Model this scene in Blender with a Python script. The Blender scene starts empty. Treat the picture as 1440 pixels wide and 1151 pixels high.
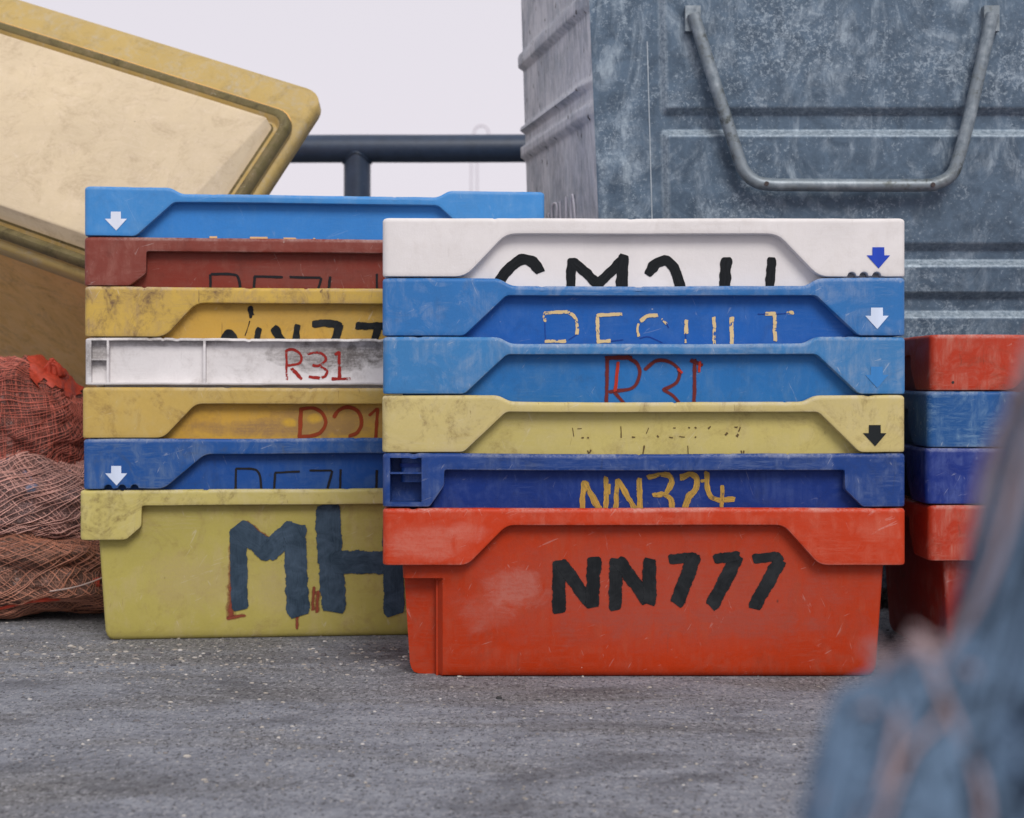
import bpy, bmesh, math, random
from mathutils import Vector, Matrix, noise, Euler
random.seed(7)
R = math.radians
sc = bpy.context.scene
C = sc.collection

# ------------------------------------------------------------------ camera
F, HORIZ, CX = 2210.0, 540.0, 720.0      # focal length in photo pixels, horizon row, centre column
CAM = Vector((0.0, -2.4, 0.4535))
cd = bpy.data.cameras.new('camera'); cam = bpy.data.objects.new('camera', cd); C.objects.link(cam)
cam.location = CAM; cam.rotation_euler = (R(90), 0, 0)
cd.sensor_width = 36; cd.sensor_fit = 'HORIZONTAL'; cd.lens = F / 1440 * 36
cd.shift_y = -(575.5 - HORIZ) / 1440
cd.clip_start = 0.02; cd.clip_end = 9000
cd.dof.use_dof = True; cd.dof.focus_distance = 2.48; cd.dof.aperture_fstop = 6.3
sc.camera = cam

def ray(px, py):
    return Vector(((px - CX) / F, 1.0, (HORIZ - py) / F))
def at(px, py, d):
    return CAM + ray(px, py) * d

# ------------------------------------------------------------------ object helpers
def thing(name, label, cat, loc=(0, 0, 0), rot=(0, 0, 0), group=None):
    o = bpy.data.objects.new(name, None); C.objects.link(o)
    o.empty_display_size = 0.05
    o.location = loc; o.rotation_euler = rot
    o['label'] = label; o['category'] = cat
    if group: o['group'] = group
    return o
def tag(o, label, cat, group=None):
    o['label'] = label; o['category'] = cat
    if group: o['group'] = group
    return o
def mesh_obj(name, verts, faces, mat, parent=None, smooth=True, sharp=35, mats=None, fm=None, uvs=None):
    me = bpy.data.meshes.new(name); me.from_pydata([tuple(v) for v in verts], [], faces)
    if smooth:
        me.polygons.foreach_set('use_smooth', [True] * len(me.polygons))
        me.set_sharp_from_angle(angle=R(sharp))
    for m in (mats or [mat]): me.materials.append(m)
    if fm: me.polygons.foreach_set('material_index', fm)
    if uvs:
        ul = me.uv_layers.new(name='uv')
        for lp in me.loops: ul.data[lp.index].uv = uvs[lp.vertex_index]
    me.update()
    o = bpy.data.objects.new(name, me); C.objects.link(o)
    if parent: o.parent = parent
    return o
def add_tube(V, Fc, pts, r, n=8, cap=True, closed=False):
    pts = [Vector(p) for p in pts]
    base = len(V); up = Vector((0, 0, 1)); prev = None
    for i, p in enumerate(pts):
        t = (pts[min(i + 1, len(pts) - 1)] - pts[max(i - 1, 0)])
        if t.length < 1e-9: t = Vector((0, 0, 1))
        t.normalize()
        if prev is None:
            a = t.cross(up)
            if a.length < 0.1: a = t.cross(Vector((1, 0, 0)))
        else:
            a = prev - t * prev.dot(t)
        a.normalize(); prev = a; b = t.cross(a)
        rr = r[i] if isinstance(r, (list, tuple)) else r
        for k in range(n):
            th = 2 * math.pi * k / n
            V.append(p + (a * math.cos(th) + b * math.sin(th)) * rr)
    for i in range(len(pts) - 1):
        for k in range(n):
            k2 = (k + 1) % n
            Fc.append((base + i * n + k, base + i * n + k2, base + (i + 1) * n + k2, base + (i + 1) * n + k))
    if cap:
        Fc.append(tuple(base + k for k in range(n))[::-1])
        Fc.append(tuple(base + (len(pts) - 1) * n + k for k in range(n)))
def add_box(V, Fc, c, s, rot=None):
    base = len(V); c = Vector(c)
    for x in (-.5, .5):
        for y in (-.5, .5):
            for z in (-.5, .5):
                v = Vector((x * s[0], y * s[1], z * s[2]))
                if rot: v = rot @ v
                V.append(c + v)
    for f in ((0, 1, 3, 2), (4, 6, 7, 5), (0, 4, 5, 1), (2, 3, 7, 6), (0, 2, 6, 4), (1, 5, 7, 3)):
        Fc.append(tuple(base + i for i in f))
def catmull(pts, n=8):
    pts = [Vector(p) for p in pts]
    if len(pts) < 3:
        return [pts[0].lerp(pts[1], i / n) for i in range(n + 1)]
    P = [pts[0] * 2 - pts[1]] + pts + [pts[-1] * 2 - pts[-2]]
    out = []
    for i in range(1, len(P) - 2):
        for k in range(n):
            t = k / n
            a, b, c, d = P[i - 1], P[i], P[i + 1], P[i + 2]
            out.append(0.5 * ((2 * b) + (c - a) * t + (2 * a - 5 * b + 4 * c - d) * t * t + (3 * b - a - 3 * c + d) * t ** 3))
    out.append(pts[-1]); return out
def bevel_mod(o, w, seg=2, ang=30):
    m = o.modifiers.new('bevel', 'BEVEL'); m.width = w; m.segments = seg; m.limit_method = 'ANGLE'; m.angle_limit = R(ang)

# ------------------------------------------------------------------ materials
def s2l(c):
    return tuple(((x / 255) / 12.92 if x / 255 <= .04045 else ((x / 255 + .055) / 1.055) ** 2.4) for x in c)
class NT:
    def __init__(s, name):
        s.m = bpy.data.materials.new(name); s.m.use_nodes = True
        s.n = s.m.node_tree.nodes; s.l = s.m.node_tree.links
        s.b = s.n['Principled BSDF']; s.out = s.n['Material Output']
    def node(s, t, **kw):
        n = s.n.new(t)
        for k, v in kw.items(): setattr(n, k, v)
        return n
    def link(s, a, b): s.l.new(a, b)
    def coords(s, seed=0, scale=(1, 1, 1), kind='Object'):
        tc = s.node('ShaderNodeTexCoord'); mp = s.node('ShaderNodeMapping')
        s.link(tc.outputs[kind], mp.inputs['Vector'])
        rr = random.Random(seed)
        mp.inputs['Location'].default_value = (rr.uniform(-9, 9), rr.uniform(-9, 9), rr.uniform(-9, 9))
        mp.inputs['Scale'].default_value = scale
        return mp.outputs[0]
    def noise(s, co, scale, detail=6, rough=.6, dist=0):
        n = s.node('ShaderNodeTexNoise'); s.link(co, n.inputs['Vector'])
        n.inputs['Scale'].default_value = scale; n.inputs['Detail'].default_value = detail
        n.inputs['Roughness'].default_value = rough; n.inputs['Distortion'].default_value = dist
        return n.outputs['Fac']
    def voro(s, co, scale, feature='F1', rnd=1):
        n = s.node('ShaderNodeTexVoronoi', feature=feature); s.link(co, n.inputs['Vector'])
        n.inputs['Scale'].default_value = scale; n.inputs['Randomness'].default_value = rnd
        return n
    def ramp(s, fac, a, b, lo=0., hi=1., mid=None):
        n = s.node('ShaderNodeMapRange'); n.clamp = True
        s.link(fac, n.inputs[0]); n.inputs[1].default_value = a; n.inputs[2].default_value = b
        n.inputs[3].default_value = lo; n.inputs[4].default_value = hi
        return n.outputs[0]
    def math(s, op, a, b):
        n = s.node('ShaderNodeMath', operation=op)
        for i, v in enumerate((a, b)):
            if isinstance(v, (int, float)): n.inputs[i].default_value = v
            else: s.link(v, n.inputs[i])
        return n.outputs[0]
    def mix(s, fac, a, b, mode='MIX'):
        n = s.node('ShaderNodeMix', data_type='RGBA', blend_type=mode)
        for i, v in ((0, fac), (6, a), (7, b)):
            if isinstance(v, (int, float)): n.inputs[i].default_value = v
            elif isinstance(v, tuple): n.inputs[i].default_value = (*v, 1) if len(v) == 3 else v
            else: s.link(v, n.inputs[i])
        return n.outputs[2]
    def bump(s, h, strength=.3, dist=.001):
        n = s.node('ShaderNodeBump'); s.link(h, n.inputs['Height'])
        n.inputs['Strength'].default_value = strength; n.inputs['Distance'].default_value = dist
        s.link(n.outputs[0], s.b.inputs['Normal'])

K = 0.98
def plastic(name, rgb, seed, dust=.35, dustc=(176, 172, 165), dirt=.3, dirtc=(70, 58, 42), rough=.42, k=K, patches=(), edge=.55, grain=.2):
    """moulded plastic with chalky scuffs, grime, nicks and edges bleached where hands and other crates rub"""
    t = NT(name); base = tuple(min(.86, x / k) for x in s2l(rgb))
    co = t.coords(seed); cs = t.coords(seed + 1, (1, 1, .16)); ch = t.coords(seed + 2, (.1, 1, 1.0))
    big = t.noise(co, 6, 5, .6, .4); mid = t.noise(co, 22, 8, .66, .8); fine = t.noise(co, 230, 6, .75)
    vst = t.noise(cs, 80, 6, .7); hst = t.noise(ch, 260, 5, .75)
    col = t.mix(t.ramp(big, .35, .65, 0, .4), base, tuple(x * .72 for x in base))
    col = t.mix(t.ramp(fine, .36, .66, 0, grain), col, tuple(x * .70 for x in base))
    dc = s2l(dustc)
    d1 = t.math('MULTIPLY', t.ramp(mid, .45, .62), t.ramp(vst, .40, .60, .15, 1))
    d2 = t.math('MULTIPLY', t.ramp(big, .48, .62), t.ramp(hst, .48, .62, 0, .8))
    d = t.math('MULTIPLY', t.math('MAXIMUM', d1, d2), min(1, dust * 1.5))
    col = t.mix(d, col, dc)
    at_ = t.node('ShaderNodeAttribute', attribute_name='wear')
    ew = t.math('MULTIPLY', at_.outputs['Fac'], t.ramp(t.math('ADD', t.math('ADD', mid, big), fine), 1.38, 1.72, 0, 1))
    col = t.mix(t.math('MULTIPLY', ew, edge), col, tuple(.5 * a + .5 * b for a, b in zip(dc, (.72, .70, .68))))
    co2 = t.coords(seed + 5); g = t.noise(co2, 13, 9, .74, 1.2); g2 = t.noise(co2, 110, 5, .75)
    gs = t.math('MULTIPLY', t.ramp(g, .505, .64), t.ramp(g2, .38, .6, .2, 1))
    col = t.mix(t.math('MULTIPLY', gs, min(1, dirt * 1.25)), col, s2l(dirtc))
    if patches:
        tc = t.node('ShaderNodeTexCoord'); sx = t.node('ShaderNodeSeparateXYZ'); t.link(tc.outputs['Object'], sx.inputs[0])
        for px_, pz_, rx_, rz_, pc, st in patches:
            ex = t.math('DIVIDE', t.math('SUBTRACT', sx.outputs['X'], px_), rx_); ez = t.math('DIVIDE', t.math('SUBTRACT', sx.outputs['Z'], pz_), rz_)
            rr = t.math('ADD', t.math('MULTIPLY', ex, ex), t.math('MULTIPLY', ez, ez))
            rr = t.math('ADD', rr, t.math('MULTIPLY', t.math('SUBTRACT', mid, .5), 4.5))
            m = t.math('MULTIPLY', t.ramp(rr, .2, 1.3, 1, 0), t.ramp(t.math('ADD', fine, hst), .75, 1.1, .45, 1))
            col = t.mix(t.math('MULTIPLY', m, st), col, s2l(pc))
    v = t.voro(t.coords(seed + 9), 95); sel = t.ramp(v.outputs['Color'], .945, .95)
    fl = t.math('MULTIPLY', t.ramp(v.outputs['Distance'], .05, .14, 1, 0), sel)
    col = t.mix(t.math('MULTIPLY', fl, .6), col, s2l((215, 210, 200)))
    v2 = t.voro(t.coords(seed + 13, (1, 1, .6)), 70); sel2 = t.ramp(v2.outputs['Color'], .93, .935)
    fl2 = t.math('MULTIPLY', t.ramp(v2.outputs['Distance'], .03, .16, 1, 0), sel2)
    col = t.mix(t.math('MULTIPLY', fl2, .6), col, s2l((45, 38, 34)))
    # pale scratches running every which way
    for k_, an in enumerate((.5, -.35, 1.2)):
        cc = t.coords(seed + 21 + k_, (1, 1, 9)); cc.node.vector_type = 'TEXTURE'; cc.node.inputs['Rotation'].default_value = (0, an, 0)
        sn = t.noise(cc, 170, 2, .5, 1.0)
        col = t.mix(t.math('MULTIPLY', t.math('MULTIPLY', t.ramp(sn, .70, .73, 0, .7), t.ramp(mid, .48, .56)), min(1, dust * 1.2)), col, tuple(.4 * a + .6 * b for a, b in zip(dc, (.75, .73, .70))))
    # long dark scratches
    sc_ = t.noise(t.coords(seed + 17, (.5, 1, .06)), 150, 3, .6, 1.5)
    col = t.mix(t.math('MULTIPLY', t.ramp(sc_, .69, .72), dirt), col, s2l(dirtc))
    t.link(col, t.b.inputs['Base Color'])
    t.link(t.math('ADD', t.ramp(mid, .3, .7, rough - .05, rough + .14), d), t.b.inputs['Roughness'])
    t.b.inputs['Specular IOR Level'].default_value = .22
    t.bump(t.math('ADD', t.math('MULTIPLY', big, 3.0), t.math('ADD', fine, vst)), .3, .0009)
    return t.m
def paint(name, rgb, seed, wear=.45, rgb2=None, streak=.3, soft=.12, rough=.6, k=K, scale=170, fade=.0):
    """brushed or sprayed paint: dry-brush streaks along the stroke, soft or broken edges, plastic showing through wear"""
    t = NT(name); base = tuple(x / k for x in s2l(rgb))
    uv = t.node('ShaderNodeUVMap', uv_map='uv'); sp = t.node('ShaderNodeSeparateXYZ'); t.link(uv.outputs[0], sp.inputs[0])
    mp = t.node('ShaderNodeMapping'); t.link(uv.outputs[0], mp.inputs['Vector']); mp.inputs['Scale'].default_value = (35, 16, 1); mp.inputs['Location'].default_value = (seed * 3.1, seed * 1.7, 0)
    st = t.noise(mp.outputs[0], 1.0, 5, .6)
    co = t.coords(seed); n1 = t.noise(co, scale, 6, .7); n2 = t.noise(co, 40, 5, .65)
    col = t.mix(t.ramp(st, .35, .65), base, tuple(x / k for x in s2l(rgb2)) if rgb2 else tuple(x * 1.5 for x in base))
    if fade:
        n3 = t.noise(t.coords(seed + 3), 26, 7, .7, .8)
        col = t.mix(t.math('MULTIPLY', t.ramp(n3, .42, .66), fade), col, tuple(min(.6, x * 2.6 + .03) for x in base))
    t.link(col, t.b.inputs['Base Color']); t.b.inputs['Roughness'].default_value = rough
    t.b.inputs['Specular IOR Level'].default_value = .15
    ab = t.math('ABSOLUTE', t.math('SUBTRACT', t.math('MULTIPLY', sp.outputs['Y'], 2), 1), 0)
    edge = t.ramp(ab, 1.0 - soft * 2, 1.0, 1, 0)
    iso = t.math('SUBTRACT', t.math('ADD', t.math('MULTIPLY', n1, .5), t.math('MULTIPLY', n2, .5)), .5)
    val = t.math('ADD', edge, t.math('MULTIPLY', iso, wear * 9))
    val = t.math('ADD', val, t.math('MULTIPLY', t.math('SUBTRACT', st, .5), streak * 5))
    val = t.math('SUBTRACT', val, t.math('MULTIPLY', sp.outputs['Z'], 0))
    t.link(t.ramp(val, .28, .28 + .12 + soft), t.b.inputs['Alpha'])
    if streak > .1: t.bump(st, .35, .0004)
    return t.m
def simple(name, rgb, seed=0, rough=.5, var=.25, scale=30, metal=0, k=K, bump=.2, bd=.001):
    t = NT(name); base = tuple(x / k for x in s2l(rgb)); co = t.coords(seed)
    n = t.noise(co, scale, 8, .7)
    t.link(t.mix(t.ramp(n, .3, .72), tuple(x * (1 - var) for x in base), tuple(min(.9, x * (1 + var)) for x in base)), t.b.inputs['Base Color'])
    t.b.inputs['Roughness'].default_value = rough; t.b.inputs['Metallic'].default_value = metal
    t.bump(n, bump, bd); return t.m

# ------------------------------------------------------------------ crates
HX, HY, TAPER, OV = .40, .225, .06, .0235
FY = .74         # the rim stands out less on the long faces than at the ends
CR = .011
def rr_point(kind, u, o, hx=HX, hy=HY):
    """perimeter point at inward offset o. kind: 'f','r','b','l' (u along the side) or corner index with u in 0..1"""
    ax, ay = hx - o, hy - o * FY
    rr = max(CR - o * .25, .007)
    if kind == 'f': return (max(-ax + rr, min(ax - rr, u)), -ay)
    if kind == 'r': return (ax, max(-ay + rr, min(ay - rr, u)))
    if kind == 'b': return (max(-ax + rr, min(ax - rr, u)), ay)
    if kind == 'l': return (-ax, max(-ay + rr, min(ay - rr, u)))
    cx, cy, a0 = {'fr': (1, -1, -90), 'rb': (1, 1, 0), 'bl': (-1, 1, 90), 'lf': (-1, -1, 180)}[kind]
    a = R(a0 + 90 * u)
    return (cx * (ax - rr) + rr * math.cos(a), cy * (ay - rr) + rr * math.sin(a))
def fillet(poly, r):
    out = [poly[0]]
    for i in range(1, len(poly) - 1):
        a, p, b = (Vector(poly[j]) for j in (i - 1, i, i + 1))
        la, lb = (a - p).length, (b - p).length
        q = min(r, la * .45, lb * .45)
        s, e = p + (a - p).normalized() * q, p + (b - p).normalized() * q
        for t in (0, .25, .5, .75, 1):
            out.append(tuple(s * (1 - t) ** 2 + p * 2 * t * (1 - t) + e * t * t))
    out.append(poly[-1]); return out
def interp(poly, x):
    if x <= poly[0][0]: return poly[0][1]
    for (x0, y0), (x1, y1) in zip(poly, poly[1:]):
        if x <= x1:
            return y0 if x1 - x0 < 1e-9 else y0 + (y1 - y0) * (x - x0) / (x1 - x0)
    return poly[-1][1]
def seq(a, b, step):
    n = max(1, int(round(abs(b - a) / step))); return [a + (b - a) * i / n for i in range(n + 1)]

def end_pts(kind, S, band, b, t, v=.05):
    """cut-away outline at one end as (distance from the end, depth below rim)"""
    if kind == 'B': return [(b, S), (t, v), (t + .0006, band)]
    return [(b, S), (t, band)]

def make_crate(name, label, H, S, front, mat_rim, mat_body, loc, yaw, group, pocket=None, ribbed=False, post=None, notches=None, roll=0, top_r=.0045):
    root = thing(name, label, 'crate', loc, (0, roll, yaw), group)
    L, Rr, band = front['L'], front['R'], front['band']
    fil = front.get('fil', .006)
    lp = end_pts(L[0], S, band, *L[1:]); rp = end_pts(Rr[0], S, band, *Rr[1:])
    poly = [(-HX, S)] + [(-HX + d, z) for d, z in lp] + [(HX - d, z) for d, z in rp[::-1]] + [(HX, S)]
    zb_f = fillet(poly, fil)
    dl = front.get('drop')
    if dl:
        h, l0, l1, r0, r1 = dl
        zt_f = fillet([(-HX, 0), (-HX + l0, 0), (-HX + l1, h), (HX - r1, h), (HX - r0, 0), (HX, 0)], .008)
    else: zt_f = [(-HX, 0), (HX, 0)]
    sp = [(-HY, S), (-HY + .09, S), (-HY + .12, S * .62), (-HY + .1206, band + .004)]
    zb_s = fillet(sp + [(-y, z) for y, z in sp[::-1]], .006)
    xs = set(round(x, 5) for x in seq(-HX + CR, HX - CR, .02))
    for x, _ in zb_f + zt_f:
        if abs(x) < HX - CR: xs.add(round(x, 5))
    nts = notches or []
    for nx in nts:
        for k in range(-7, 8): xs.add(round(nx + k * .00102, 5))
    pk = pocket or []
    if ribbed: pk = ribbed
    for x0, x1 in pk: xs.update((round(x0, 5), round(x0 + .0008, 5), round(x1 - .0008, 5), round(x1, 5)))
    rc = random.Random(int(H * 1e4) + int(abs(loc[2]) * 9973) + int(abs(loc[0]) * 7919))
    sag = rc.uniform(.0002, .0016)
    chips = [(rc.uniform(-.36, .36), rc.uniform(.003, .008), rc.uniform(.0012, .0028)) for _ in range(rc.choice((2, 3, 4)) + (3 if ribbed else 0))]
    for cx_, cw_, _ in chips:
        for k in range(-4, 5): xs.add(round(cx_ + cw_ * k / 4, 5))
    xs = sorted(xs)
    ys = sorted(set([round(y, 5) for y in seq(-HY + CR, HY - CR, .03)] + [round(y, 5) for y, _ in zb_s if abs(y) < HY - CR]))
    cols = [('f', x) for x in xs] + [('fr', k / 5) for k in range(1, 5)] + [('r', y) for y in ys] + [('rb', k / 5) for k in range(1, 5)] \
        + [('b', x) for x in xs[::-1]] + [('bl', k / 5) for k in range(1, 5)] + [('l', y) for y in ys[::-1]] + [('lf', k / 5) for k in range(1, 5)]
    V, Fc = [], []
    NP = None; sd = random.uniform(0, 50); WR = []
    for kind, u in cols:
        if kind in 'fb' and len(kind) == 1: dt, db = interp(zt_f, u), interp(zb_f, u)
        elif kind in ('r', 'l'): dt, db = 0, interp(zb_s, u)
        else: dt, db = 0, S
        for nx in nts:
            if kind == 'f' and abs(u - nx) < .0072: db -= math.sqrt(.0072 ** 2 - (u - nx) ** 2)
        x0, y0 = rr_point(kind, u, 0)
        wob = noise.noise(Vector((x0 * 6 + sd, y0 * 6, 1))) * .0009 + noise.noise(Vector((x0 * 31 + sd, y0 * 31, 2))) * (.0008 if ribbed else .0004)
        if kind == 'f' and abs(u) < .30: wob -= sag * (1 - (u / .30) ** 2)
        if kind == 'f':
            for cx_, cw_, ch_ in chips:
                if abs(u - cx_) < cw_: dt += ch_ * (1 - (abs(u - cx_) / cw_) ** 2) * (.6 + .4 * noise.noise(Vector((u * 400, 0, sd))))
        zt, zb = H - dt + wob, H - db + wob * .6
        inpk = kind == 'f' and any(a + .0006 < u < b - .0006 for a, b in pk)
        dep = (.040 if not ribbed else .0145) if inpk else 0.0
        rt = top_r; fl = .0045 if ribbed else .007
        oz = [(OV + .0032, H - .045), (OV + .0032, zt - .004), (OV + .0005, zt - .0009), (OV - .003, zt), (rt, zt), (rt * .35, zt - rt * .32), (0, zt - rt * (.7 if ribbed else 1))]
        za, zc = zt - fl, zb + fl
        oz += [(0, za), (dep, za - .0003), (dep, za + (zc - za) * .34), (dep, za + (zc - za) * .67), (dep, zc + .0003), (0, zc)]
        oz += [(0, zb + .0035 if not ribbed else zb + .002), (.0008, zb + .001), (.003, zb), (OV + TAPER * db + .002, zb)]
        if db < .02:  # narrow band: keep the order of the heights
            m = [(0, zt - rt - (zt - rt - zb - .0035) * k / 6) for k in range(1, 7)]
            oz = oz[:7] + m + oz[13:]
        NP = len(oz); NPR = NP
        for q, (o, z) in enumerate(oz):
            if inpk and 7 < q < 12: x, y = rr_point(kind, u, 0); y += o
            else: x, y = rr_point(kind, u, o)
            V.append((x, y, z)); WR.append((0, .3, .9, 1, .9, .8, .5)[q] if q < 7 else (.3 if q in (NPR - 3, NPR - 2) else 0))
    n = len(cols)
    for i in range(n):
        j = (i + 1) % n
        for k in range(NP - 1):
            Fc.append((i * NP + k, i * NP + k + 1, j * NP + k + 1, j * NP + k))
    rim = mesh_obj('rim', V, Fc, mat_rim, root, sharp=38)
    wa = rim.data.attributes.new('wear', 'FLOAT', 'POINT'); wa.data.foreach_set('value', WR)
    # body
    bx = sorted(set([round(x, 5) for x in seq(-.36, .36, .04)] + [round(p[0] + e, 5) for p in (post or []) for e in (0, .005, .013)]))
    by = [round(y, 5) for y in seq(-.18, .18, .06)]
    bc = [('f', x) for x in bx] + [('fr', k / 6) for k in range(1, 6)] + [('r', y) for y in by] + [('rb', k / 6) for k in range(1, 6)] \
        + [('b', x) for x in bx[::-1]] + [('bl', k / 6) for k in range(1, 6)] + [('l', y) for y in by[::-1]] + [('lf', k / 6) for k in range(1, 6)]
    zs = [H - .016, H - .05, H - .09, H - .10]
    for p in (post or []): zs += [z for z in (p[1], p[1] - .003, p[2]) if z > .02]
    zs += [.13, .08, .04, .018]; zs = sorted(set(z for z in zs if z > .0179), reverse=True)
    ob = lambda z: OV + TAPER * (H - z)
    rings = [(ob(z) + .003, z, .003) for z in [.012, .05] + zs[::-1] if z > .011]
    rings = sorted(rings, key=lambda q: q[1])
    rings += [(ob(z), z, 0) for z in zs]
    rings += [(ob(.01) + .002, .009, 0), (ob(.01) + .006, .003, 0), (ob(.01) + .013, .0005, 0), (ob(.01) + .022, 0, 0)]
    V, Fc = [], []
    n = len(bc); sd = random.uniform(0, 50); bsd = sd
    for o, z, t in rings:
        for kind, u in bc:
            x, y = rr_point(kind, u, o)
            if kind == 'f': y += noise.noise(Vector((x * 4 + sd, z * 9, 0))) * .0010 * (1 - abs(x) / .4)
            for px_, pz1, pz0, pd in (post or []):
                if x < px_ + .0135 and y < 0 and pz0 - .0005 <= z < pz1 - .0005:
                    lim = -HY + FY * ob(max(z, .0)) + (pd if x < px_ + .001 else pd * .55 if x < px_ + .006 else pd * .10)
                    y = max(y, lim + t)
            V.append((x, y, z))
    for i in range(len(rings) - 1):
        for k in range(n):
            k2 = (k + 1) % n
            Fc.append((i * n + k, i * n + k2, (i + 1) * n + k2, (i + 1) * n + k))
    Fc.append(tuple(range(n))[::-1]); Fc.append(tuple((len(rings) - 1) * n + k for k in range(n)))
    body = mesh_obj('body', V, Fc, mat_body, root, sharp=40)
    bpy.context.view_layer.update()
    root['_H'] = H
    info = dict(root=root, H=H, body=body, rim=rim, sd=bsd)
    if pocket:
        for x0, x1 in pocket:   # shelf inside the open corner pocket
            V, Fc = [], []
            add_box(V, Fc, ((x0 + x1) / 2, -HY + .021, H - S * .37), (x1 - x0 - .0005, .036, .0022))
            mesh_obj('pocket_shelf', V, Fc, mat_rim, root, smooth=False)
    if ribbed:
        x0, x1 = ribbed[0]
        V, Fc = [], []
        add_box(V, Fc, ((x0 + x1) / 2, -HY + .0085, H - S * .46), (x1 - x0 - .0005, .0125, .003))
        mesh_obj('pocket_shelf', V, Fc, mat_rim, root, smooth=False)
    return info

def face_pt(info, px, py, depth=None):
    """pixel -> (x, z) on the crate's body face (depth None) or on a plane that deep behind the rim's front"""
    root = info['root']; Mi = root.matrix_world.inverted()
    o = Mi @ CAM; d = (Mi.to_3x3() @ ray(px, py))
    if depth is None:
        # y = -HY + OV + TAPER*(H - z)
        t = (-HY + FY * (OV + TAPER * (info['H'] - o.z)) - o.y) / (d.y + FY * TAPER * d.z)
    else:
        t = (-HY + depth - o.y) / d.y
    p = o + d * t
    return p.x, p.z
def face_y(info, z, depth=None):
    return -HY + (FY * (OV + TAPER * (info['H'] - z)) if depth is None else depth)
def lettering(info, strokes, mat, depth=None, name='painted_letter', rough=.10, off0=.0007, cap=.35, ws=1.0):
    strokes = [(p, w * ws) for p, w in strokes]
    rnd = random.Random(len(strokes) * 31 + int(strokes[0][0][0][0]))
    groups = []                                  # strokes that touch make one letter
    if name == 'worn_letter' or name == 'old_paint': groups = [[i] for i in range(len(strokes))]
    elif name.endswith('letter'):
        bb = [(min(p[0] for p in pts) - w * .5, max(p[0] for p in pts) + w * .5, [i]) for i, (pts, w) in enumerate(strokes)]
        for a, b, ids in sorted(bb):
            if groups and a < groups[-1][1] - .5: groups[-1][1] = max(b, groups[-1][1]); groups[-1][2] += ids
            else: groups.append([a, b, ids])
        groups = [g[2] for g in groups]
    else: groups = [list(range(len(strokes)))]
    for ids in groups:
        V, Fc, UV = [], [], []
        for si in ids:
            pts, w = strokes[si]
            P = [Vector((*face_pt(info, x, y, depth), 0)).xy for x, y in pts]
            a0 = face_pt(info, pts[0][0], pts[0][1], depth); a1 = face_pt(info, pts[0][0] + 10, pts[0][1], depth)
            wm = w * abs(a1[0] - a0[0]) / 10
            L = sum((b - a).length for a, b in zip(P, P[1:]))
            n = max(6, int(L / .0022) // max(1, len(P) - 1))
            Q = [q.xy for q in catmull([p.to_3d() for p in P], n)]
            t0 = (Q[0] - Q[1]).normalized(); t1 = (Q[-1] - Q[-2]).normalized()
            Q = [Q[0] + t0 * wm * cap] + [Q[0] + t0 * wm * cap * .6] + Q + [Q[-1] + t1 * wm * cap * .6, Q[-1] + t1 * wm * cap]
            off = off0 + .00003 * (si % 9)
            base = len(V); s0 = rnd.uniform(0, 99); sl = rnd.uniform(0, 5); m0, m1 = rnd.uniform(-.3, .3), rnd.uniform(-.3, .3)
            for i, q in enumerate(Q):
                t = (Q[min(i + 1, len(Q) - 1)] - Q[max(i - 1, 0)]).normalized(); nn = Vector((-t.y, t.x))
                e = 1.0
                if i in (0, len(Q) - 1): e = .62
                elif i in (1, len(Q) - 2): e = .9
                if i: sl += (q - Q[i - 1]).length
                for sgn in (-1, 1):
                    f = 1 + rough * 2.4 * noise.noise(Vector((s0 + i * .22, sgn * 7.3, 0))) + rnd.uniform(-rough, rough) * .15
                    v = q + nn * sgn * wm * .5 * e * f
                    if i == 0: v += t * wm * m0 * sgn * .5      # brush ends are cut slanting
                    if i == len(Q) - 1: v += t * wm * m1 * sgn * .5
                    y = face_y(info, v.y, depth)
                    if depth is None: y += noise.noise(Vector((v.x * 4 + info['sd'], v.y * 9, 0))) * .0010 * (1 - abs(v.x) / .4)
                    V.append((v.x, y - off, v.y)); UV.append((sl, (sgn + 1) / 2))
            for i in range(len(Q) - 1):
                Fc.append((base + 2 * i, base + 2 * i + 1, base + 2 * i + 3, base + 2 * i + 2))
        mesh_obj(name, V, Fc, mat, info['root'], smooth=False, uvs=UV)
def arrow(info, cx, y0, y1, mat, depth=0.0, hw=16.5, sw=8.3, shaft=.38, name='arrow_mark', label=None, chip=0):
    ys = y0 + (y1 - y0) * shaft
    pts = [(cx - sw, y0), (cx + sw, y0), (cx + sw * 1.02, ys), (cx + hw, ys), (cx + .5, y1), (cx - hw, ys), (cx - sw * 1.02, ys)]
    P = [face_pt(info, *p, depth) for p in pts]
    y = -HY + depth - .0009
    V = [(p[0], y, p[1]) for p in P]
    o = mesh_obj(name, V, [(0, 1, 2, 6), (6, 2, 3, 4), (6, 4, 5)], mat, info['root'], smooth=False, uvs=[(p[0] * .3, .5) for p in P])
    if label: o['label'] = label
    return o

A_L, A_Rr = ('A', .125, .19), ('A', .072, .137)
C_E = ('C', .130, .190)
B_E = ('B', .072, .094, .050)
GR_R = 'fish crates nested in the right-hand front stack'
GR_L = 'fish crates nested in the left-hand stack'
GR_S = 'fish crates nested in the far right stack'

def zr(py, s=921): return CAM.z + (HORIZ - py) / s
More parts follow.
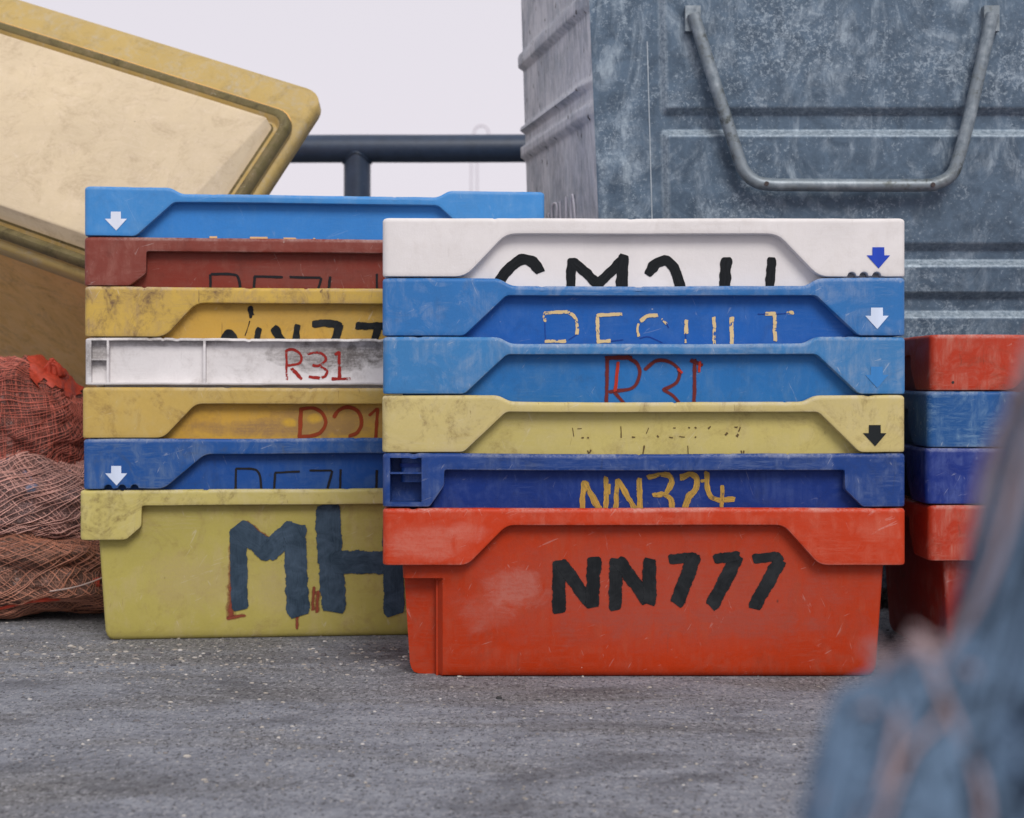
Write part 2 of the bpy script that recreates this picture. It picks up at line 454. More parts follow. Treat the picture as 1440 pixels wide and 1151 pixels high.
# right stack ------------------------------------------------------
spec = [  # name data from bottom to top: rim row, left col, right col
    ('red', 715, 540, 1272), ('navy', 638, 536, 1275), ('yellow', 556, 536, 1275), ('lightblue', 474, 537, 1275), ('blue', 391, 537, 1275), ('white', 307, 537, 1274)]
P_ = {}
def px6(px, py): return ((px - 906) / 921, (957 - py) / 921)
P_['red_rim'] = plastic('red_crate_rim', (191, 59, 26), 11, dust=.24, dustc=(200, 116, 96), dirt=.15, dirtc=(120, 60, 45),
    patches=[(*px6(600, 762), .06, .026, (204, 136, 120), .38), (*px6(655, 748), .03, .016, (206, 140, 126), .32), (*px6(1235, 742), .03, .02, (205, 120, 100), .3)])
P_['red_body'] = plastic('red_crate_body', (178, 52, 14), 21, dust=.2, dustc=(160, 92, 74), dirt=.22, dirtc=(120, 60, 45),
    patches=[(*px6(930, 835), .31, .085, (160, 76, 62), .62), (*px6(725, 832), .05, .035, (188, 126, 114), .45), (*px6(680, 862), .045, .03, (180, 106, 92), .35), (*px6(1010, 880), .22, .022, (150, 74, 62), .4)])
P_['navy_rim'] = plastic('navy_crate_rim', (31, 64, 130), 31, dust=.30, dustc=(110, 125, 160), dirt=.25, dirtc=(40, 48, 70),
    patches=[(*px6(1230, 907), .035, .04, (128, 142, 170), .6)])
P_['navy_body'] = plastic('navy_crate_body', (21, 50, 122), 41, dust=.16, dustc=(90, 110, 160), dirt=.2, dirtc=(26, 32, 55))
P_['yel_rim'] = plastic('pale_yellow_crate_rim', (200, 183, 122), 51, dust=.3, dustc=(196, 182, 146), dirt=.6, dirtc=(128, 106, 70))
P_['yel_body'] = plastic('pale_yellow_crate_body', (198, 183, 112), 61, dust=.25, dustc=(192, 178, 136), dirt=.4, dirtc=(140, 118, 72),
    patches=[(*px6(860, 833), .16, .014, (158, 138, 90), .5)])
P_['lb_rim'] = plastic('faded_blue_crate_rim', (62, 124, 180), 71, dust=.38, dustc=(138, 158, 184), dirt=.2, dirtc=(60, 80, 110))
P_['lb_body'] = plastic('faded_blue_crate_body', (42, 110, 176), 81, dust=.22, dustc=(100, 135, 170), dirt=.25, dirtc=(50, 76, 110))
P_['bl_rim'] = plastic('blue_crate_rim', (51, 114, 178), 91, dust=.38, dustc=(128, 150, 184), dirt=.2, dirtc=(55, 75, 110))
P_['bl_body'] = plastic('blue_crate_body', (31, 95, 176), 101, dust=.2, dustc=(86, 122, 180), dirt=.2, dirtc=(40, 62, 110))
P_['wh_rim'] = plastic('white_crate_rim', (229, 224, 223), 111, dust=.15, dustc=(205, 196, 190), dirt=.10, dirtc=(140, 124, 110), edge=.1, grain=.06)
P_['wh_body'] = plastic('white_crate_body', (233, 228, 227), 121, dust=.12, dustc=(216, 210, 208), dirt=.06, dirtc=(140, 130, 120), grain=.06)

crates = {}
z_below = None
YC = HY   # crate centre lies HY behind the front plane
Hs = .2635
tiny = [.0, .004, -.003, .002, -.004, .003]
fronts = {
 'red': dict(L=C_E, R=('C', .132, .187), band=.026, fil=.012),
 'navy': dict(L=B_E, R=('B', .066, .093, .055), band=.0255, fil=.004),
 'yellow': dict(L=A_L, R=('A', .070, .133), band=.0255, drop=(.0095, .178, .196, .137, .156), fil=.006),
 'lightblue': dict(L=A_L, R=A_Rr, band=.0265, drop=(.010, .178, .196, .137, .156), fil=.006),
 'blue': dict(L=A_L, R=A_Rr, band=.0265, drop=(.0115, .178, .198, .133, .153), fil=.006),
 'white': dict(L=('C', .127, .189), R=('C', .133, .196), band=.024, fil=.016)}
lab_r = {
 'red': 'big orange-red crate with black NN777 lettering, bottom of the front stack',
 'navy': 'dark navy crate with gold NN324 paint, resting on the orange-red NN777 crate',
 'yellow': 'pale yellow crate with a small black arrow, between the navy crate and a blue crate',
 'lightblue': 'faded blue crate with dark red R31 paint, on top of the pale yellow arrow crate',
 'blue': 'blue crate with chipped cream letters and a pale arrow, directly under the white crate',
 'white': 'clean white crate with thick black brush letters, top of the front stack'}
mk = {'red': ('red_rim', 'red_body'), 'navy': ('navy_rim', 'navy_body'), 'yellow': ('yel_rim', 'yel_body'),
      'lightblue': ('lb_rim', 'lb_body'), 'blue': ('bl_rim', 'bl_body'), 'white': ('wh_rim', 'wh_body')}
rz = None
for i, (nm, py, x0, x1) in enumerate(spec):
    rim_z = zr(py)
    S = .087 if rz is None else rim_z - rz - .0018
    cxw = ((x0 + x1) / 2 - CX) / 921
    kw = {}
    if nm == 'red': kw['post'] = [(-.322, .154, 0, .030)]
    if nm == 'navy': kw['post'] = [(-.322, .082, 0, .036), (-.342, .242, .157, .034)]; kw['pocket'] = [(-.3885, -.340)]
    if nm == 'yellow': kw['post'] = [(-.342, .175, 0, .038)]
    if nm == 'lightblue': kw['post'] = [(-.342, .087, 0, .042)]
    if nm == 'white': kw['notches'] = [(px - 905.5) / 921 for px in (1198, 1215, 1233)]
    crates[nm] = make_crate('fish_crate', lab_r[nm], Hs, S, fronts[nm], P_[mk[nm][0]], P_[mk[nm][1]],
                            (cxw, YC, rim_z - Hs), tiny[i] * .6, GR_R, **kw)
    rz = rim_z

# left stack ------------------------------------------------------
d1 = 2.742
LX0, LY0 = (118 - CX) * d1 / F, CAM.y + d1
YAW = math.atan2(.084, .807)
def lz(py): return CAM.z + (HORIZ - py) / 806
def pxl(px, py, rim): return ((px - 118) / 802 - HX, .2680 - (py - rim) / 802)
P_['olive_rim'] = plastic('olive_yellow_crate_rim', (194, 180, 108), 131, dust=.3, dustc=(196, 184, 142), dirt=.65, dirtc=(122, 104, 64))
P_['olive_body'] = plastic('olive_yellow_crate_body', (178, 166, 90), 141, dust=.3, dustc=(184, 168, 124), dirt=.35, dirtc=(140, 118, 76),
    patches=[(*pxl(275, 820, 690), .09, .05, (176, 156, 116), .45), (*pxl(385, 835, 690), .04, .045, (176, 160, 116), .5), (*pxl(520, 700, 690), .1, .02, (130, 118, 72), .4)])
P_['b6_rim'] = plastic('deep_blue_crate_rim', (32, 82, 150), 151, dust=.35, dustc=(110, 130, 158), dirt=.3, dirtc=(72, 80, 92))
P_['b6_body'] = plastic('deep_blue_crate_body', (27, 76, 150), 161, dust=.2, dustc=(90, 116, 156), dirt=.25, dirtc=(48, 60, 84))
P_['y5_rim'] = plastic('golden_crate_rim', (194, 164, 90), 171, dust=.28, dustc=(192, 172, 122), dirt=.55, dirtc=(130, 100, 60))
P_['y5_body'] = plastic('golden_crate_body', (202, 158, 66), 181, dust=.3, dustc=(180, 150, 96), dirt=.35, dirtc=(140, 105, 66),
    patches=[(*pxl(400, 603, 545), .15, .016, (152, 120, 80), .95), (*pxl(470, 590, 545), .11, .03, (160, 126, 76), .9), (*pxl(400, 596, 545), .014, .008, (206, 164, 58), .9), (*pxl(436, 590, 545), .013, .009, (206, 164, 58), .9)])
P_['w4'] = plastic('grubby_white_crate', (230, 226, 226), 191, dust=.2, dustc=(196, 190, 190), dirt=.25, dirtc=(140, 130, 126), edge=.1,
    patches=[(*pxl(440, 502, 475), .085, .03, (132, 125, 123), 1.0), (*pxl(510, 496, 475), .06, .024, (105, 100, 98), .95), (*pxl(133, 500, 475), .022, .035, (122, 116, 114), .75), (*pxl(230, 480, 475), .12, .008, (130, 124, 122), .7)])
P_['y3_rim'] = plastic('dirty_gold_crate_rim', (202, 168, 82), 201, dust=.6, dustc=(168, 142, 104), dirt=1.0, dirtc=(118, 94, 68))
P_['y3_body'] = plastic('dirty_gold_crate_body', (202, 160, 72), 211, dust=.3, dustc=(184, 156, 98), dirt=.45, dirtc=(130, 98, 58),
    patches=[(*pxl(420, 440, 403), .13, .02, (180, 146, 78), .6), (*pxl(500, 455, 403), .06, .03, (170, 144, 80), .5)])
P_['br_rim'] = plastic('brown_red_crate_rim', (128, 62, 52), 221, dust=.3, dustc=(160, 112, 102), dirt=.25, dirtc=(70, 44, 40))
P_['br_body'] = plastic('brown_red_crate_body', (128, 52, 40), 231, dust=.25, dustc=(138, 92, 82), dirt=.3, dirtc=(74, 44, 38),
    patches=[(*pxl(430, 385, 333), .14, .022, (124, 72, 64), .6)])
P_['sb_rim'] = plastic('sky_blue_crate_rim', (66, 138, 204), 241, dust=.14, dustc=(130, 168, 204), dirt=.12, dirtc=(60, 90, 130), edge=.3)
P_['sb_body'] = plastic('sky_blue_crate_body', (56, 130, 204), 251, dust=.10, dustc=(110, 160, 206), dirt=.08, dirtc=(60, 90, 130))
lspec = [('olive', 690, 112), ('b6', 618, 116.5), ('y5', 545, 115.5), ('w4', 475, 119), ('y3', 403, 118), ('br', 333, 118), ('sb', 262, 118)]
lfront = {
 'olive': dict(L=('B', .078, .104, .064), R=('B', .078, .104, .064), band=.0275, fil=.005),
 'b6': dict(L=('C', .137, .207), R=C_E, band=.027, fil=.012),
 'y5': dict(L=('C', .138, .193), R=C_E, band=.029, fil=.012),
 'w4': dict(L=('C', .30, .31), R=('C', .30, .31), band=.07, fil=.004),
 'y3': dict(L=('C', .136, .190), R=C_E, band=.0275, fil=.016),
 'br': dict(L=('B', .077, .105, .064), R=('B', .077, .105, .064), band=.0245, fil=.005),
 'sb': dict(L=('A', .087, .152), R=A_L, band=.026, drop=(.0115, .146, .166, .170, .19), fil=.007)}
lab_l = {
 'olive': 'deep olive-yellow crate with slate blue MH lettering, bottom of the left stack on the ground',
 'b6': 'deep blue crate with black outline letters and white arrow, resting on the MH crate',
 'y5': 'golden yellow crate with brown-red R31 paint, resting on the deep blue arrow crate',
 'w4': 'grubby white ribbed crate with thin red R31 lettering, between two yellow crates',
 'y3': 'dirty yellow crate with black NN77 paint, between brown crate and grubby white crate',
 'br': 'brown-red crate with thin black outline letters, directly under the sky blue crate',
 'sb': 'sky blue crate with white arrow and raised rim ends, top of the left stack'}
HL = .2680
rz = None
tiny = [0, .003, -.004, .002, .004, -.003, .002]
for i, (nm, py, x0) in enumerate(lspec):
    rim_z = lz(py)
    S = .087 if rz is None else rim_z - rz - .0018
    dx = (x0 - 118) / 806
    ctr = Vector((LX0 + dx, LY0, 0)) + Matrix.Rotation(YAW, 3, 'Z') @ Vector((HX * 1.013, HY, 0))
    kw = {}
    if nm == 'w4':
        S = rim_z - rz - .004
        lfront['w4'] = dict(L=('C', .30, .31), R=('C', .30, .31), band=S - .0005, fil=.001)
        kw['ribbed'] = [(-.397, -.363), (-.3595, -.199), (-.195, .12), (.124, .36), (.364, .397)]
    if nm == 'b6': kw['notches'] = [(px - 118) / 806 - HX for px in (152, 171, 188)]
    rm, bm_ = (P_['w4'], P_['w4']) if nm == 'w4' else (P_[nm + '_rim'], P_[nm + '_body'])
    crates[nm] = make_crate('fish_crate', lab_l[nm], HL, S, lfront[nm], rm, bm_, (ctr.x, ctr.y, rim_z - HL), YAW + tiny[i] * .5, GR_L, **kw)
    crates[nm]['root'].scale.x = 1.013
    bpy.context.view_layer.update()
    rz = rim_z

# far right stack ------------------------------------------------------
P_['o1_rim'] = plastic('orange_crate_rim', (180, 56, 32), 261, dust=.35, dustc=(190, 130, 115), dirt=.3)
P_['o1_body'] = plastic('orange_crate_body', (160, 44, 24), 271, dust=.2, dirt=.3)
P_['s2_rim'] = plastic('mid_blue_crate_rim', (36, 86, 146), 281, dust=.5, dustc=(120, 150, 180), dirt=.2, dirtc=(30, 60, 90))
P_['s3_rim'] = plastic('indigo_crate_rim', (27, 50, 128), 291, dust=.3, dustc=(100, 115, 170), dirt=.2, dirtc=(20, 30, 80))
sspec = [('o4', 711, 'o1_rim', 'orange-red deep crate on the ground, bottom of the far right stack'),
         ('s3', 631, 's3_rim', 'indigo crate in the far right stack, on the bottom orange-red crate'),
         ('s2', 551, 's2_rim', 'mid blue crate in the far right stack, under its topmost orange crate'),
         ('o1', 471, 'o1_rim', 'orange-red crate with one dark rivet hole, top of the far right stack')]
dS = 2.46; sS = F / dS
rz = None
for i, (nm, py, rmn, lb) in enumerate(sspec):
    rim_z = CAM.z + (HORIZ - py) / sS
    S = .087 if rz is None else rim_z - rz - .0018
    x_left = ((1304 + (2, -2, 0, 4)[i]) - CX) / sS
    crates[nm] = make_crate('fish_crate', lb, .2635, S, dict(L=('C', .13, .19), R=C_E, band=.026, fil=.01), P_[rmn],
                            P_['o1_body'] if nm[0] == 'o' else P_[rmn], (x_left + HX, CAM.y + dS + HY, rim_z - .2635), .0, GR_S)
    rz = rim_z
V, Fc = [], []
p = face_pt(crates['o1'], 1340, 538, 0)
add_tube(V, Fc, [(p[0], -HY - .0008, p[1]), (p[0], -HY + .004, p[1])], .0022, 10)
mesh_obj('rivet_hole', V, Fc, simple('rivet_dark', (40, 30, 28), 3), crates['o1']['root'])

# ------------------------------------------------------------------ lettering (columns and rows read off the photograph)
black = paint('black_brush_paint', (16, 18, 21), 1, .25, (34, 37, 40), streak=.26, soft=.06)
black_spray = paint('black_spray_paint', (22, 25, 28), 2, .3, (30, 33, 36), streak=.04, soft=.16, fade=.35)
black_thin = paint('black_marker', (24, 24, 28), 3, .10, (40, 40, 44), streak=.05, soft=.2)
cream = paint('cream_paint', (206, 176, 124), 4, 1.35, (222, 200, 154), streak=.2, soft=.1)
blue_trace = paint('dark_blue_scratch', (28, 58, 128), 5, .12, soft=.3)
redd = paint('dark_red_paint', (112, 40, 36), 6, .08, (96, 44, 46), streak=.10, soft=.35)
redb = paint('bright_red_paint', (184, 58, 38), 7, .12, (160, 48, 36), soft=.25)
gold = paint('gold_paint', (208, 164, 76), 8, .55, (112, 98, 56), streak=.4, soft=.12)
red_thin = paint('thin_red_paint', (160, 46, 40), 9, .95, (140, 40, 36), streak=.3, soft=.12)
red_brown = paint('brown_red_paint', (158, 66, 34), 10, .06, (128, 56, 32), streak=.12, soft=.22)
slate = paint('slate_blue_paint', (42, 57, 72), 11, .35, (54, 71, 86), streak=.05, soft=.1, fade=.5)
redu = paint('old_red_paint', (142, 70, 54), 12, .16, (124, 64, 48), streak=.1, soft=.5)
tan = paint('tan_paint', (206, 168, 120), 14, .12)

lettering(crates['white'], [([(697, 414), (704, 395), (715, 379), (732, 366), (748, 369), (758, 379)], 16), ([(804, 368), (802, 414)], 14),
    ([(808, 370), (841, 400)], 15), ([(841, 400), (873, 369)], 15), ([(877, 364), (873, 414)], 17),
    ([(913, 383), (922, 372), (934, 367), (946, 375), (955, 397), (958, 414)], 15), ([(1021, 368), (1018, 414)], 17), ([(1085, 367), (1082, 414)], 14)], black)
lettering(crates['blue'], [([(766, 452), (766, 441)], 5), ([(766, 440), (797, 439)], 5), ([(799, 440), (808, 446), (812, 459), (811, 470)], 5), ([(795, 480), (767, 481)], 5),
    ([(841, 480), (840, 446)], 5), ([(840, 444), (874, 442)], 5), ([(840, 481), (858, 480)], 5), ([(901, 451), (910, 445), (924, 444)], 6), ([(898, 456), (896, 464), (898, 473)], 3.5),
    ([(965, 451), (965, 469)], 5.5), ([(1004, 447), (1005, 486)], 5), ([(1029, 447), (1029, 486)], 6), ([(1077, 442), (1091, 441)], 5.5), ([(1105, 441), (1115, 440)], 5.5), ([(1089, 444), (1090, 479)], 5.5),
    ([(931, 449), (937, 456)], 3), ([(964, 478), (964, 482)], 3)], cream, cap=.2, rough=.2)
lettering(crates['blue'], [([(766, 455), (767, 478)], 1.6), ([(900, 476), (912, 474), (931, 482)], 2), ([(800, 478), (811, 471)], 1.8), ([(964, 470), (964, 478)], 2), ([(1066, 442), (1080, 442)], 1.6), ([(1091, 442), (1105, 441)], 1.6), ([(859, 480), (876, 478)], 1.8), ([(937, 455), (940, 461)], 2)], blue_trace, name='scratched_letter')
lettering(crates['lightblue'], [([(854, 505), (853, 570)], 8), ([(854, 504), (886, 503)], 9), ([(884, 504), (897, 513), (899, 530), (889, 546), (858, 551)], 7.5), ([(864, 552), (880, 570)], 7),
    ([(908, 519), (923, 508), (941, 509), (955, 521), (952, 537), (934, 548)], 7.5), ([(934, 549), (947, 557), (957, 570)], 7), ([(977, 508), (976, 570)], 8), ([(973, 508), (986, 513)], 8)], redd)
lettering(crates['lightblue'], [([(869, 511), (865, 549)], 6), ([(984, 510), (983, 522)], 5), ([(954, 520), (958, 524)], 5)], redb, off0=.0018)
fd = [([(873, 600), (873.5, 616)], 1.6), ([(818, 616), (821, 616)], 2.2), ([(826, 615.6), (828, 616)], 2), ([(889, 615), (893, 615)], 2.2), ([(924, 613), (926, 615)], 2.2), ([(947, 602), (950, 602)], 2),
    ([(968, 601), (970, 602)], 2.2), ([(977, 601), (979, 602.5)], 2.2), ([(977, 615), (979, 615)], 2), ([(996, 603), (999, 600)], 2.6), ([(1020, 612), (1023, 609)], 2.6), ([(1036, 614), (1038, 611)], 4), ([(1038.5, 607), (1041, 601)], 2),
    ([(1033, 601), (1037, 601)], 1.8), ([(906, 627), (904, 640)], 2.2), ([(967, 627), (968, 640)], 1.4), ([(826, 634), (828, 638)], 2), ([(829, 637), (831, 633)], 2), ([(1042, 634), (1043, 638)], 2), ([(1046, 634), (1046, 638)], 2), ([(805, 602), (807, 614)], 1.4), ([(812, 603), (818, 603)], 1.2),
    ([(909, 610), (912, 602)], 1.3), ([(941, 615), (946, 616)], 1.5), ([(963, 615), (955, 614)], 1.2)]
lettering(crates['yellow'], fd, paint('faded_black_marker', (88, 72, 46), 15, .5), cap=.1, rough=.25, name='worn_letter')
lettering(crates['navy'], [([(821, 679), (818, 722)], 8.5), ([(823, 680), (844, 720)], 9), ([(852, 673), (852, 722)], 7.5), ([(868, 676), (865, 722)], 7.5), ([(870, 677), (894, 718)], 8.5), ([(899, 675), (900, 722)], 8),
    ([(913, 671), (926, 668), (940, 669), (945, 678), (938, 692)], 8.5), ([(920, 696), (933, 696), (943, 703), (946, 722)], 8), ([(959, 671), (970, 667), (980, 673), (978, 687), (967, 701), (962, 722)], 9.5),
    ([(994, 666), (994, 684), (1000, 699), (1013, 704), (1031, 702)], 8), ([(1016, 685), (1015, 711)], 7), ([(987, 677), (990, 676)], 5), ([(857, 682), (857, 694)], 4)], gold, rough=.16)
lettering(crates['red'], [([(786.5, 793), (786, 858)], 20), ([(790, 794), (830, 848)], 19), ([(836, 788), (832.5, 850)], 20), ([(866, 790), (865, 854)], 19), ([(871, 790), (910, 844)], 19), ([(913, 790), (914, 846)], 19),
    ([(944, 787), (976, 784)], 15), ([(975, 786), (953, 846)], 21), ([(1007, 786), (1036, 782)], 15), ([(1036, 784), (1002, 850)], 20), ([(1062, 786), (1088, 783.5), (1096, 788)], 15), ([(1096, 790), (1062, 851)], 20)], black_spray, rough=.05, cap=.22, ws=1.12)
# left stack
lettering(crates['sb'], [([(295, 334), (305, 334)], 3), ([(352, 335), (376, 335.5)], 3.6), ([(399, 336), (416, 336.5)], 3.6), ([(441, 336.6), (443, 336.6)], 3.2), ([(474.6, 337.4), (476, 337.4)], 2.8), ([(496.5, 338), (498, 338)], 2.4)], tan, cap=.1)
lettering(crates['br'], [([(296, 412), (296, 387)], 4.4), ([(297, 386), (325, 386), (335, 391), (339, 412)], 4.4), ([(357, 412), (358, 390)], 4.4), ([(358, 389), (397, 390)], 4.4), ([(408, 390), (450, 391)], 4.4), ([(452, 392), (446, 412)], 4.4), ([(464, 390), (462, 412)], 4.6), ([(530, 386), (530, 414)], 4)], black_thin, cap=.2)
lettering(crates['y3'], [([(314, 482), (317, 473), (323, 469), (333, 482)], 10), ([(364, 464), (361, 482)], 8), ([(387, 464), (396, 482)], 12), ([(418, 460), (416, 482)], 9), ([(443, 456), (458, 455), (477, 458)], 10), ([(477, 459), (470, 482)], 11), ([(504, 459), (540, 459)], 10), ([(532, 461), (525, 482)], 10)], black_spray, rough=.10, ws=1.2)
lettering(crates['y3'], [([(352, 434), (354, 440)], 10), ([(353, 441), (353, 446)], 5), ([(351, 452), (349, 460), (345, 472)], 1.8)], black_thin, name='tar_stain', rough=.3)
lettering(crates['w4'], [([(403, 493), (403, 534)], 4), ([(403, 493), (412, 492), (421, 496.5), (424, 504), (420, 512), (404, 514)], 4), ([(410, 519), (424, 533)], 5), ([(433, 498), (445, 496), (455, 499.5), (458, 507), (449, 514), (440, 514)], 4),
    ([(452, 516), (460, 522), (457, 529), (453, 531)], 4), ([(435, 530), (449, 532)], 4.6), ([(472, 499), (477, 496)], 5), ([(477, 496), (477.5, 531)], 5), ([(467, 533), (492, 533)], 4.4)], red_thin, depth=.0145, rough=.2, cap=.2, off0=.0006)
lettering(crates['y5'], [([(423, 577), (421.5, 614)], 7), ([(423, 576), (439, 574), (452, 580), (458, 595), (451, 608), (439, 613), (421, 615)], 6.5), ([(470, 586), (477, 577), (491, 573), (504, 580), (508.5, 595), (503, 608), (492, 613)], 6.5), ([(520, 584), (529, 576)], 5), ([(531, 576), (528, 622)], 6)], red_brown)
lettering(crates['b6'], [([(331, 694), (332, 660)], 4), ([(332, 659.5), (356, 660), (365, 668), (368, 694)], 4), ([(385, 694), (387, 666)], 4), ([(387, 665), (421, 663.5)], 3.6), ([(436, 662), (466, 662)], 3.6), ([(467, 663), (459, 694)], 4.2), ([(479, 661), (478, 694)], 4), ([(530, 662), (529, 694)], 4.4)], black_thin, cap=.2)
lettering(crates['olive'], [([(325, 862), (328, 800), (329, 762)], 22), ([(342, 866), (322, 870)], 10), ([(350, 737), (380, 760)], 12), ([(440, 856), (441, 828)], 9), ([(419, 862), (417, 882)], 9), ([(446, 858), (447, 835)], 12)], redu, off0=.0005, rough=.12, name='old_paint')
lettering(crates['olive'], [([(335, 748), (337, 852)], 23), ([(338, 744), (378, 776)], 29), ([(378, 776), (410, 746)], 29), ([(414, 744), (419, 858)], 31), ([(410, 748), (414, 757)], 26), ([(461, 718), (464, 780), (470, 852)], 34), ([(476, 791), (545, 791)], 32), ([(552, 740), (554, 858)], 28)], slate, off0=.0016, rough=.045, cap=.25, ws=1.12)
arrow(crates['white'], 1235, 348, 378, paint('blue_arrow_paint', (40, 70, 176), 21, .06), label='blue down arrow')
arrow(crates['blue'], 1233, 433, 463, paint('pale_arrow_paint', (178, 188, 206), 22, .2), label='pale down arrow')
arrow(crates['lightblue'], 1233, 516, 546, paint('ghost_arrow_paint', (56, 116, 174), 25, .2), label='blue down arrow, barely visible')
arrow(crates['yellow'], 1230, 598, 628, paint('black_arrow_paint', (28, 31, 33), 23, .03), label='black down arrow')
arrow(crates['sb'], 163, 298, 324.5, paint('white_arrow_paint', (206, 211, 224), 24, .2), hw=15.5, sw=7, label='white down arrow')
arrow(crates['b6'], 163.5, 655.5, 683, bpy.data.materials['pale_arrow_paint'], hw=15.5, sw=7, label='whitish down arrow')
V, Fc = [], []
pp = face_pt(crates['sb'], 190, 266.5, 0)
for k in range(7):
    a = random.uniform(0, 6.28)
    add_box(V, Fc, (pp[0] + random.uniform(-.011, .011), -HY - .0004, pp[1] + random.uniform(-.0022, .0022)), (random.uniform(.004, .009), .0015, random.uniform(.0012, .0025)), Matrix.Rotation(random.uniform(-.3, .3), 3, 'Y'))
mesh_obj('tar_stain', V, Fc, black_thin, crates['sb']['root'], smooth=False)

# ------------------------------------------------------------------ galvanised waste container
DW = 3.12
def galv(name, seed, base=(84, 104, 124), spk=(160, 174, 186), dark=(58, 76, 94), streak=0.0):
    t = NT(name); co = t.coords(seed)
    big = t.noise(co, 5, 6, .65, .6); mid = t.noise(co, 24, 8, .72, .5); fine = t.noise(co, 130, 8, .8); fin2 = t.noise(t.coords(seed + 3), 70, 8, .78, .6)
    vs = t.noise(t.coords(seed + 1, (1, 1, .28)), 60, 7, .78)
    B = [tuple(x / K for x in s2l(c)) for c in (base, spk, dark)]
    col = t.mix(t.ramp(mid, .38, .62), B[2], B[0])
    lvl = t.ramp(big, .36, .62, -.05, .05)
    sp = t.ramp(t.math('ADD', fine, lvl), .55, .66); col = t.mix(t.math('MULTIPLY', sp, .75), col, B[1])
    s2 = t.ramp(t.math('ADD', fin2, lvl), .58, .66); col = t.mix(t.math('MULTIPLY', s2, .55), col, B[1])
    dk = t.ramp(t.noise(t.coords(seed + 4), 95, 7, .8), .58, .68); col = t.mix(t.math('MULTIPLY', dk, .5), col, tuple(x * .6 for x in B[2]))
    w = t.noise(t.coords(seed + 6, (1, 1, .6)), 7, 9, .70, 2.2)
    wv = t.noise(t.coords(seed + 7, (1, 1, .35)), 60, 6, .75, 1.0)
    col = t.mix(t.math('MULTIPLY', t.ramp(w, .50, .66, 0, .75), t.ramp(wv, .38, .62, .1, 1)), col, B[1])
    at_ = t.node('ShaderNodeAttribute', attribute_name='wear')
    col = t.mix(t.math('MULTIPLY', at_.outputs['Fac'], t.ramp(fine, .38, .58, .15, .85)), col, s2l((176, 190, 200)))
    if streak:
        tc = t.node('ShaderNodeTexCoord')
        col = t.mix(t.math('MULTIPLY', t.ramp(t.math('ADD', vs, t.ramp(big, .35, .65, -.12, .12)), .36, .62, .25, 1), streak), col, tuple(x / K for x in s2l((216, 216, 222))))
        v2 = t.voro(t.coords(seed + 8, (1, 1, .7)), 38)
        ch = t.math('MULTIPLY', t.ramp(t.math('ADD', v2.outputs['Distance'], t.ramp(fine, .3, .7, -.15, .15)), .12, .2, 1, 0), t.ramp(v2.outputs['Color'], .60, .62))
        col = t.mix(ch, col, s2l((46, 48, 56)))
    t.link(col, t.b.inputs['Base Color'])
    t.b.inputs['Metallic'].default_value = .1 if streak else .25
    t.link(t.ramp(mid, .3, .7, .40, .62), t.b.inputs['Roughness'])
    t.bump(t.math('ADD', fine, t.math('MULTIPLY', big, 2)), .35, .0012)
    return t.m
g_front = galv('galvanised_steel', 400)
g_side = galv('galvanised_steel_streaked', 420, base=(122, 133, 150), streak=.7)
bin_root = thing('waste_container', 'large galvanised steel waste container with tubular front handle, behind the white-topped crate stack', 'waste container', (.75, CAM.y + DW + .35, 0))
def wp(px, py, d=DW): return at(px, py, d)
X0 = wp(838, 300).x; X1 = X0 + 1.20
ZT, ZB = 1.46, .045
bl = Vector(bin_root.location)
def sm(x, a, b):
    t = max(0, min(1, (x - a) / (b - a))); return t * t * (3 - 2 * t)
def zz(py): return CAM.z + (HORIZ - py) * DW / F
def xx(px): return (px - CX) * DW / F
def swage(x, z):
    """relief of the pressed front sheet, outward positive"""
    h = 0.0
    # main pressed panel right of column 932 below row 187, stepping back above into a horizontal swage
    ex = sm(x, xx(930), xx(940))
    for top, bot in ((-200, -40), (-14, 159), (188, 348), (370, 416), (442, 560), (582, 700)):
        a = sm(z, zz(bot + 5), zz(bot - 6)) * (1 - sm(z, zz(top + 6), zz(top - 5)))
        h += .016 * a * ex
    # small panel at the left corner
    a = (1 - sm(z, zz(229), zz(220))) * sm(x, X0 + .004, X0 + .016) * (1 - sm(x, xx(874), xx(886)))
    h += .004 * a
    h += .0015 * noise.noise(Vector((x * 5, z * 5, 3)))
    return h
xsf = sorted(set([X0 + i * .012 for i in range(0, 101)] + [xx(p) for p in range(926, 946, 2)] + [xx(p) for p in range(868, 890, 3)]))
zsf = sorted(set([ZB + (ZT - ZB) * i / 110 for i in range(111)] + [zz(p + k) for p in (159, 188, 348, 370, 416, 442) for k in range(-8, 10, 2)]))
YF = CAM.y + DW
lean = lambda z: -(z - .9) * .03      # front leans outward towards the top
V, Fc = [], []
for z in zsf:
    for x in xsf: V.append(Vector((x - (z - .9) * .045 * (1 if x < X0 + .3 else 0) * (1 - sm(x, X0, X0 + .3)), YF + lean(z) - swage(x, z), z)) - bl)
nx = len(xsf)
for j in range(len(zsf) - 1):
    for i in range(nx - 1): Fc.append((j * nx + i, j * nx + i + 1, (j + 1) * nx + i + 1, (j + 1) * nx + i))
fp = mesh_obj('front_panel', V, Fc, g_front, bin_root, sharp=60)
WR = []
for z in zsf:      # zinc worn bright along the pressed edges that catch knocks
    for x in xsf:
        h = swage(x, z); gz = (swage(x, z + .003) - swage(x, z - .003)) / .006; gx_ = (swage(x + .003, z) - swage(x - .003, z)) / .006
        WR.append(min(1, max(0, -gz * 0 + abs(gz) * (1.1 if gz < 0 else .35) + abs(gx_) * .9) * 1.0))
wa = fp.data.attributes.new('wear', 'FLOAT', 'POINT'); wa.data.foreach_set('value', WR)
